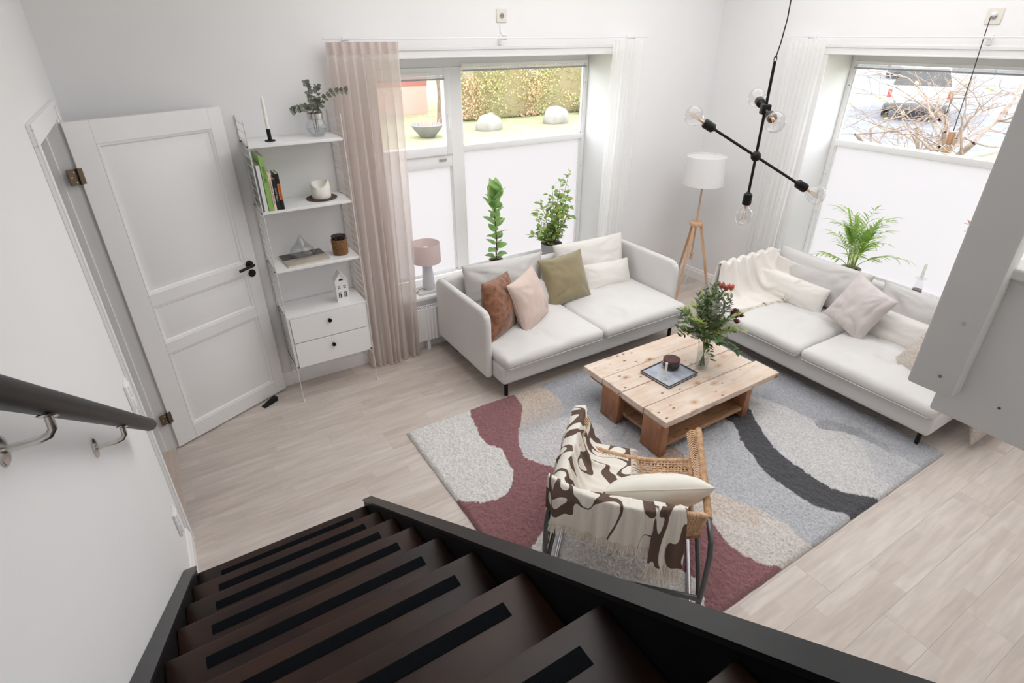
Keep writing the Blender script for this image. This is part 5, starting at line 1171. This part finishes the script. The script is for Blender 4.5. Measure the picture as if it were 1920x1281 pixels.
def run(rest, pos, nu, nv, cols, pin, steps, fric):
    # rest lengths from the flat pattern, start from the gathered pose
    global _rest
    P_ = pos.copy(); V_ = np.zeros_like(P_); idx = np.arange(nu*nv).reshape(nu, nv); B = []
    def add(a, b, st):
        if a.size: B.append((a.ravel(), b.ravel(), np.linalg.norm(rest[a.ravel()]-rest[b.ravel()], axis=1), st))
    for o in (0,1):
        n_ = (nu-o)//2; add(idx[o:o+2*n_:2], idx[o+1:o+1+2*n_:2], 1.) if n_ else None
        n_ = (nv-o)//2; add(idx[:,o:o+2*n_:2], idx[:,o+1:o+1+2*n_:2], 1.)
        add(idx[o:nu-1:2,:-1], idx[o+1:nu:2,1:], .3); add(idx[o:nu-1:2,1:], idx[o+1:nu:2,:-1], .3)
    for o in range(4):
        a = idx[o:nu-2:4]; add(a, idx[o+2:nu:4][:a.shape[0]], .05); a = idx[:,o:nv-2:4]; add(a, idx[:,o+2:nv:4][:,:a.shape[1]], .05)
    dt = .016
    for s_ in range(steps):
        V_[:,2] -= 9.8*dt; V_ *= .94; Q = P_+V_*dt
        for k in range(9):
            for a, b, l0, st_ in B:
                d = Q[b]-Q[a]; l = np.linalg.norm(d, axis=1)+1e-9; c = d*((l-l0)/l*.5*st_)[:,None]; Q[a] += c; Q[b] -= c
            if k % 2 == 0:
                for kind, prm in cols:
                    if kind == 'box':
                        M, Mi, h, r = prm; q = Q@Mi[:3,:3].T+Mi[:3,3]; e = np.abs(q)-(h-r); o_ = np.maximum(e, 0); lo = np.linalg.norm(o_, axis=1); sd = lo+np.minimum(e.max(1), 0)-r; hit = sd < .006
                        if not hit.any(): continue
                        am = e.argmax(1); ax = np.zeros_like(q); ax[np.arange(len(q)), am] = np.sign(q[np.arange(len(q)), am]); nr = np.where(lo[:,None] > 1e-7, o_*np.sign(q)/(lo[:,None]+1e-9), ax)
                        nw = nr[hit]@M[:3,:3].T; Q[hit] += nw*(.006-sd[hit])[:,None]
                    else:
                        A_, B_, r = prm; ab = B_-A_; tt = np.clip(((Q-A_)@ab)/(ab@ab), 0, 1); cp_ = A_+tt[:,None]*ab; d = Q-cp_; l = np.linalg.norm(d, axis=1)+1e-9; hit = l < r+.006
                        if not hit.any(): continue
                        nw = d[hit]/l[hit][:,None]; Q[hit] = cp_[hit]+nw*(r+.006)
                    tang = Q[hit]-P_[hit]; tn = (tang*nw).sum(1)[:,None]*nw; Q[hit] -= (tang-tn)*fric*.5
            Q[pin] = pos[pin]
        V_ = (Q-P_)/dt; P_ = Q
    return P_
def v3(x): return np.array(x, float)
armc = ('cap', (v3(A(.0,-.05,.545)), v3(A(.0,.60,.572)), .030)); backM = Matrix.Translation(A(.34,-.10,.55)) @ Matrix.Rotation(math.radians(24), 4, 'X')
bcol = cbox(backM, .68, .066, .275, .025); bcol2 = cbox(Matrix.Translation(A(.34,-.055,.46)), .66, .05, .10, .02); scol = cbox(Matrix.Translation(A(.335,.30,.352)), .66, .60, .05, .02)
legc = ('cap', (v3(A(-.02,-.15,.05)), v3(A(-.02,-.15,.46)), .016)); legc2 = ('cap', (v3(A(0,.60,.05)), v3(A(0,.57,.52)), .016))
def m_pattern():
    m = bpy.data.materials.new('throw_pattern'); m.use_nodes = True; nt = m.node_tree; N = nt.nodes; L = nt.links; b = N['Principled BSDF']; b.inputs['Roughness'].default_value = .92
    a = N.new('ShaderNodeAttribute'); a.attribute_name = 'cloth'; mp = N.new('ShaderNodeMapping'); mp.inputs['Scale'].default_value = (2.9,1.9,1); L.new(a.outputs['Vector'], mp.inputs[0])
    n = N.new('ShaderNodeTexNoise'); n.inputs['Scale'].default_value = 2.0; n.inputs['Detail'].default_value = 0; n.inputs['Distortion'].default_value = 1.3; L.new(mp.outputs[0], n.inputs['Vector'])
    n2 = N.new('ShaderNodeTexNoise'); n2.inputs['Scale'].default_value = 1.7; n2.inputs['Detail'].default_value = 0; L.new(mp.outputs[0], n2.inputs['Vector'])
    # line width varies slowly
    ab = N.new('ShaderNodeMath'); ab.operation = 'SUBTRACT'; L.new(n.outputs[0], ab.inputs[0]); ab.inputs[1].default_value = .5
    ab2 = N.new('ShaderNodeMath'); ab2.operation = 'ABSOLUTE'; L.new(ab.outputs[0], ab2.inputs[0])
    wd = N.new('ShaderNodeMapRange'); wd.inputs[1].default_value = .35; wd.inputs[2].default_value = .65; wd.inputs[3].default_value = .012; wd.inputs[4].default_value = .13; L.new(n2.outputs[0], wd.inputs[0])
    lt = N.new('ShaderNodeMath'); lt.operation = 'LESS_THAN'; L.new(ab2.outputs[0], lt.inputs[0]); L.new(wd.outputs[0], lt.inputs[1])
    mx = N.new('ShaderNodeMix'); mx.data_type = 'RGBA'; mx.inputs[6].default_value = (*S(234,229,219), 1); mx.inputs[7].default_value = (*S(98,78,68), 1); L.new(lt.outputs[0], mx.inputs[0]); L.new(mx.outputs[2], b.inputs['Base Color'])
    w = N.new('ShaderNodeTexWave'); w.inputs['Scale'].default_value = 60; w.inputs['Distortion'].default_value = .5; L.new(a.outputs['Vector'], w.inputs['Vector'])
    bp = N.new('ShaderNodeBump'); bp.inputs['Strength'].default_value = .35; bp.inputs['Distance'].default_value = .002; L.new(w.outputs['Fac'], bp.inputs['Height']); L.new(bp.outputs[0], b.inputs['Normal']); return m
mpat = m_pattern()
t2 = thing('patterned_throw', 'cream throw with brown swirls and fringes over the back of the rattan armchair', 'blanket', AO, AR)
def piece(nm, rest, pos, nu, nv, cols, jpin, steps, fric=.6, off=(0,0), fr=(), th=.004):
    idx = np.arange(nu*nv).reshape(nu, nv); pin = idx[:, jpin].ravel()
    Pq = run(rest, pos, nu, nv, cols, pin, steps, fric)
    me = cloth_mesh(nm, Pq, nu, nv); at = me.attributes['cloth']; arr = np.stack([rest[:,0]+off[0], rest[:,1]+off[1], rest[:,0]*0], -1); at.data.foreach_set('vector', arr.ravel())
    o = link(nm, me, mpat, t2); finish_cloth(o, th)
    for k, (e, ei, ln) in enumerate(fr):
        E_ = Pq[idx[:,e]]; D_ = Pq[idx[:,e]]-Pq[idx[:,ei]]; D_ /= np.linalg.norm(D_, axis=1)[:,None]+1e-9; fringe(E_, D_, ln, m_thr2, t2, k+nu, per=4)
    return Pq
def crestA(s_): return A(-.004+.02*s_, -.10+.70*s_, .575+.022*s_)
rest, pos = chair_cloth(0, 1, 44, .44, .30, 44, crestA, (-.75,0,.35), (.9,.0,.35), 1, None, gat=.80)
rest[:,0] *= .70
piece('arm_fold', rest, pos, 44, 44, [armc, scol, bcol, legc, legc2], [24,25,26], 80, off=(0,0), fr=((0,2,.05),))
def crestB(s_): 
    p = backp(s_, 1.0); return (p[0], p[1]-.0, p[2]+.018)
rest, pos = chair_cloth(-.10, .74, 48, .24, .21, 34, crestB, (0,-.85,.3), (0,.85,.3), 2, None, gat=.76)
rest[:,0] *= .62*1.0
PB = piece('back_fold', rest, pos, 48, 34, [bcol, bcol2, armc, scol, legc], [17,18,19], 70, off=(1.3,.6), fr=((-1,-3,.055),))
def crestC(s_): 
    p = backp(.68+.17*s_, 1.0); return (p[0], p[1]-.006, p[2]+.034)
bcolC = cbox(backM, .66, .075, .275, .02)
rest, pos = chair_cloth(0, 1, 16, .10, .27, 30, crestC, (.0,-.85,.3), (0,.85,.3), 5, None, gat=.62)
rest[:,0] *= .11
piece('folded_end', rest, pos, 16, 30, [bcolC, bcol2], [7,8,9], 70, off=(.4,1.9), fr=((-1,-3,.085),))


# cream throw over the far arm of the right sofa
nu, nv = 44, 54
U, V = np.meshgrid(np.linspace(0,1,nu), np.linspace(-.50,.52,nv), indexing='ij')
rest = np.stack([U*.98, V, U*0], -1).reshape(-1,3); pos = np.zeros((nu,nv,3))
for i in range(nu):
    for j in range(nv):
        v = V[i,j]; pos[i,j] = (-1.0+.70*i/(nu-1), -1.21-v*.88, .708+.022*math.sin(i*.8)*1+.33*abs(v))
pos = pos.reshape(-1,3); idx = np.arange(nu*nv).reshape(nu, nv)
colsof = [cbox(Matrix.Translation((-.53,-1.21,.415)), .86, .058, .55, .026), cbox(Matrix.Translation((-.6,-2.1,.335)), 1.04, 1.74, .13, .04),
          cbox(frame3((-.02,-1,-.02),(.29,-.02,.957),loc=(-.49,-1.633,.485)), .52,.22,.10,.045), cbox(Matrix.Translation((-.14,-2.1,.42)), .08,1.9,.52,.03), cbox(frame3((-.07,-.997,0),(.14,.03,.99),loc=(-.33,-1.726,.585)), .80,.34,.14,.06),
          cbox(Matrix.Translation((-.60,-2.1,.215)), .99,1.86,.18,.02)]
Pc = run(rest, pos, nu, nv, colsof, idx[:, 26:29].ravel(), 95, .6)

t = thing('throw_blanket', 'cream fringed throw blanket draped over the far arm of the right sofa', 'blanket', (-.55,-1.24,0))
me = cloth_mesh('throw', Pc-np.array(t.location), nu, nv); o = link('cloth', me, m_throw, t); finish_cloth(o, .005)
idx = np.arange(nu*nv).reshape(nu, nv); e = Pc[idx[:,0]]-np.array(t.location); dd = Pc[idx[:,0]]-Pc[idx[:,2]]; dd /= np.linalg.norm(dd, axis=1)[:,None]+1e-9
fringe(e, dd, .05, m_thr2, t, 3)
e2 = Pc[idx[:,-1]]-np.array(t.location); dd2 = Pc[idx[:,-1]]-Pc[idx[:,-3]]; dd2 /= np.linalg.norm(dd2, axis=1)[:,None]+1e-9; fringe(e2, dd2, .05, m_thr2, t, 4)


# ------------------------------------------------------------------ outside
m_lawn = mat('lawn', S(138,144,108), .95, tone=.3, tscale=1.5, bump=1, bscale=60, col2=S(158,152,122))
m_asph = mat('asphalt', S(112,114,122), .9, tone=.15, tscale=2)
w = MB(); w.box(-25, 60, .43, 60, -.25, -.05); w.box(.43, 60, -30, .43, -.25, -.05)
g = ob('lawn', w, m_lawn, smooth=False); g['kind'] = 'structure'
w = MB(); w.box(10.5, 60, 1.6, 8.6, -.06, -.03); w.box(24, 60, 8.6, 30, -.06, -.03); r_ = ob('road', w, m_asph, smooth=False); r_['kind'] = 'structure'
w = MB(); w.box(10.35, 10.5, 1.6, 8.6, -.06, .05, bev=.02); w.box(10.35, 60, 1.45, 1.6, -.06, .05, bev=.02); r_ = ob('kerb', w, mat('kerb_stone', S(150,148,146), .9)); r_['kind'] = 'structure'
def hedge(label, x0, x1, y0, y1, h, cols, n, seed):
    t = thing('hedge', label, 'hedge', ((x0+x1)/2, (y0+y1)/2, -.05)); rs_ = np.random.RandomState(seed); cx_, cy_ = (x0+x1)/2, (y0+y1)/2
    core = soft_box(x0-cx_+.15, x1-cx_-.15, y0-cy_+.15, y1-cy_-.15, 0, h-.12, r=.12, wr=.0, n=(10,3,3)); ob('twigs', core, mat('hedge_core', S(140,128,98), 1), t, kind='stuff')
    for k, m_ in enumerate(cols):
        N_ = int(n*1.5); xx = rs_.uniform(x0, x1, N_)-cx_; face = rs_.rand(N_); 
        yy = np.where(face < .75, (y0-cy_)+rs_.rand(N_)*.28+.1*np.sin(xx*3+k), rs_.uniform(y0, y1, N_)-cy_); zz = np.where(face < .75, rs_.rand(N_)*h, h-rs_.rand(N_)*.2+.08*np.sin(xx*4))
        sel = (fbm(xx*.8+k*9.1, zz*.9+k*5, 2) > (-1, -.02+.10*np.clip(np.abs(xx+1.6)-1.6, -1.5, 2), .07)[k]); xx, yy, zz = xx[sel], yy[sel], zz[sel]; M_ = len(xx)
        c = np.stack([xx, yy, zz], 1); s_ = rs_.uniform(.03,.055, M_)[:,None]; d = rs_.normal(size=(M_,3)); d /= np.linalg.norm(d, axis=1)[:,None]; e = np.cross(d, rs_.normal(size=(M_,3))); e /= np.linalg.norm(e, axis=1)[:,None]
        v = np.stack([c-d*s_, c+e*s_*.6, c+d*s_, c-e*s_*.6], 1).reshape(-1,3); me_ = bpy.data.meshes.new('foliage'); me_.from_pydata(v.tolist(), [], [(i*4,i*4+1,i*4+2,i*4+3) for i in range(M_)])
        o_ = link('foliage', me_, m_, t); o_['kind'] = 'stuff'
ml = [leafmat('hedge_green', S(172,182,130), S(198,202,150), .5), leafmat('hedge_yellow', S(228,208,158), S(236,220,178), .5), leafmat('hedge_russet', S(222,184,156), S(232,204,176), .5)]
hedge('long autumn hedge in green, yellow and russet beyond the lawn', 3.9, 15.5, 13.0, 14.2, 2.3, ml, 9000, 4)
def rock(label, loc, r, sc_, seed):
    t = thing('boulder', label, 'rock', loc); mb = MB(); mb.sphere((0,0,0), 1, 22, 14); v = np.array(mb.v)
    d = 1+.35*fbm(v[:,0]*1.6+seed, v[:,1]*1.6+v[:,2]*1.3+seed, 3); v = v*d[:,None]*np.array(sc_)*r; v[:,2] = np.maximum(v[:,2]+r*.35*sc_[2], -.05); mb.v = [tuple(p) for p in v]; ob('stone', mb, mat('boulder_stone', S(150,146,142), .9, tone=.15, tscale=3, bump=1, bscale=20), t, ang=60)
rock('pale boulder on the lawn in front of the hedge, left of the two', (3.85,11.2,-.05), .42, (1,.8,.85), 1)
rock('pale boulder on the lawn in front of the hedge, right of the two', (6.35,11.3,-.05), .44, (1,.8,.85), 4)
rock('small boulder at the foot of the hedge behind the right one', (8.7,12.6,-.05), .36, (1,.8,.8), 7)
t = thing('stone_bowl', 'wide shallow grey stone bowl on the lawn seen through the small window pane', 'planter', (1.72,10.9,-.05))
ob('bowl', MB().lathe([(.16,0),(.20,.02),(.36,.20),(.45,.33),(.43,.34),(.33,.2),(.1,.12),(.001,.11)], 36), mat('bowl_stone', S(130,128,130), .8, tone=.1), t)
sp = MB(); rs2 = random.Random(5)
for k in range(40): a = rs2.uniform(0,6.28); r = rs2.uniform(0,.3); sp.tube([(r*math.cos(a),r*math.sin(a),.2),(r*1.3*math.cos(a),r*1.3*math.sin(a),rs2.uniform(.4,.62))], [.006,.003], 4)
ob('dry_stalks', sp, mat('dry_stalk', S(210,176,150), .9), t, kind='stuff')
t = thing('garden_tree', 'slim tree trunk standing on the lawn beside the stone bowl', 'tree', (3.38,13.4,-.05))
ob('trunk', MB().tube([(0,0,0),(.04,0,.8),(-.02,0,1.8),(.08,.05,3.2),(.0,0,4.6)], [.19,.15,.14,.12,.06], 14), mat('bark_pale', S(128,112,96), .9, tone=.3, tscale=8, bump=1, bscale=20), t)
for k in range(6): a = k*1.05; ob('branch', MB().tube([(.05,.03,2.2+.3*k),(.6*math.cos(a),.6*math.sin(a),2.9+.3*k),(1.3*math.cos(a),1.3*math.sin(a),3.4+.35*k)], [.06,.04,.015], 8), MAT['bark_pale'], t)
t = thing('red_house', 'long low house with a pale pink wall and a red band across the lawn', 'house', (0,15.9,-.05))
ob('wall', MB().box(-8,4.0,-.0,5,0,.92), mat('house_pink', S(200,170,160), .9), t); ob('red_band', MB().box(-8,4.02,-.02,5,.92,2.9), mat('house_red', S(172,112,102), .9), t)
for x in (-6.5,-3.5,-.5,2.2): f_ = ob('window', MB().box(x,x+1.1,-.05,-.02,1.5,2.5), m_white, t); ob('pane', MB().box(x+.08,x+1.02,-.06,-.05,1.58,2.42), m_glassblk, f_)
ob('roof', MB().prism([(-.5,2.9),(5.5,2.9),(2.5,4.3)], -8.3, 4.3, Matrix(((0,0,1,0),(1,0,0,0),(0,1,0,0),(0,0,0,1)))), mat('roof_tile', S(120,72,60), .9), t)
# parked cars
def car(label, x, y, rz, body):
    t = thing('parked_car', label, 'car', (x, y, -.03), rz)
    prof = [(-2.1,.42),(-2.12,.75),(-2.02,.98),(-1.55,1.02),(1.15,.98),(2.0,.80),(2.12,.55),(2.08,.30),(-2.05,.28)]
    T_ = Matrix.Rotation(math.pi/2, 4, 'X'); mb = MB().prism(prof, -.86, .86, T_); 
    bm = bmesh.new(); me_ = mb.mesh('body'); bm.from_mesh(me_); bmesh.ops.bevel(bm, geom=list(bm.edges), offset=.06, segments=3, profile=.6, affect='EDGES'); bm.to_mesh(me_); bm.free(); me_.polygons.foreach_set('use_smooth', [True]*len(me_.polygons)); link('body', me_, body, t)
    cab_ = [(-1.75,1.0),(-1.30,1.44),(.15,1.48),(.95,1.0)]; v = [(a, s_*(.80 if b < 1.2 else .62), b) for s_ in (-1,1) for a, b in cab_]
    ob('cabin_glass', MB().add(v, [(0,1,2,3),(7,6,5,4),(0,4,5,1),(1,5,6,2),(2,6,7,3),(3,7,4,0)]), m_glassblk, t, ang=20)
    ob('roof', MB().box(-1.28,.14,-.60,.60,1.44,1.49,bev=.02), body, t)
    for a in (-1.32,1.30):
        for s_ in (-1,1):
            w_ = ob('wheel', MB().lathe([(.12,-.1),(.30,-.1),(.33,-.06),(.33,.06),(.30,.1),(.12,.1)], 28, Matrix.Translation((a, s_*.80, .33)) @ Ry), m_black, t); ob('hubcap', MB().lathe([(.2,-.105),(.2,.105)], 20, Matrix.Translation((a, s_*.80, .33)) @ Ry), m_steel, w_)
    for s_ in (-1,1): ob('tail_lamp', MB().box(-2.14,-2.0,s_*.80-.07,s_*.80+.04,.68,.90,bev=.01), mat('tail_red', S(196,60,56), .3), t); ob('headlamp', MB().box(2.0,2.12,s_*.66-.12,s_*.66+.12,.6,.74,bev=.02), m_clear, t)
    ob('rear_bumper', MB().box(-2.2,-2.05,-.84,.84,.30,.52,bev=.04), m_tubed, t); ob('number_plate', MB().box(-2.16,-2.12,-.24,.24,.62,.73,bev=.005), m_white, t)
car('white parked car seen from behind through the branches, nearer of the two', 17.95, 6.15, .40, mat('car_white', (.45,.46,.48), .25, coat=.6))
car('pale grey parked car further up the road beyond the white one', 37.0, 16.0, .40, mat('car_grey', (.42,.43,.46), .25, coat=.6))
# bare shrub outside the right window
t = thing('bare_shrub', 'tangled bare pale-branched shrub just outside the right window', 'shrub', (3.1,-.95,-.05))
m_bark = mat('shrub_bark', S(164,146,134), .9, tone=.3, tscale=12, col2=S(124,108,98)); m_sprig = mat('shrub_leaf', S(206,210,160), .8, tone=.2, tscale=6)
rb = random.Random(21); twigs = MB(); lfs = MB(); l_o = leaf_mesh('lf', .07, .05, .1)
def grow(p, d, r, depth, L_, mbt):
    pts = [p.copy()]; n_ = 5
    for i in range(n_):
        d = (d+Vector((rb.uniform(-.35,.35), rb.uniform(-.35,.35), rb.uniform(-.2,.25)))).normalized(); p = p+d*L_/n_; pts.append(p.copy())
    rr = [r*(1-.45*i/n_) for i in range(n_+1)]; mbt.tube([tuple(q) for q in pts], rr, 6 if depth > 2 else 4, caps=False)
    if depth == 0:
        if rb.random() < .10: add_leaf(lfs, l_o, lmat(p, (rb.uniform(-1,1), rb.uniform(-1,1), rb.uniform(-.5,.5)), (0,0,1), rb.uniform(-1,1)))
        return
    for k in range(3 if depth > 1 else 3):
        i = rb.randrange(2, n_+1); q = pts[i]; dd = (pts[i]-pts[i-1]).normalized(); side = Vector((rb.uniform(-1,1), rb.uniform(-1,1), rb.uniform(-.5,.6))).normalized()
        grow(q, (dd*.6+side*.9).normalized(), rr[i]*.66, depth-1, L_*rb.uniform(.5,.7), twigs if depth <= 3 else mbt)
stems = [((0,0,0),(.05,-.05,1),.060,1.5),((.1,.15,0),(-.1,.35,1),.035,1.5),((-.1,-.2,0),(0,-.35,1),.050,1.5),((0,.35,0),(.05,.15,1),.028,1.6),((.25,-.05,0),(.3,.5,.9),.035,1.6),((.1,-.3,0),(.2,-.2,1),.045,1.6),((-.1,.5,0),(.0,.4,1),.026,1.5),((0,.2,0),(0,.75,1),.030,1.7)]
for p, d, r, L_ in stems:
    mb = MB(); grow(Vector(p), Vector(d).normalized(), r, 4, L_, mb); ob('stem', mb, m_bark, t)
ob('twigs', twigs, m_bark, t, kind='stuff'); ob('sprouts', lfs, m_sprig, t, kind='stuff', ang=180)
hedge('low green bushes across the road behind the parked cars', 22, 32, 21.5, 23, 1.6, ml[:2], 6000, 9)
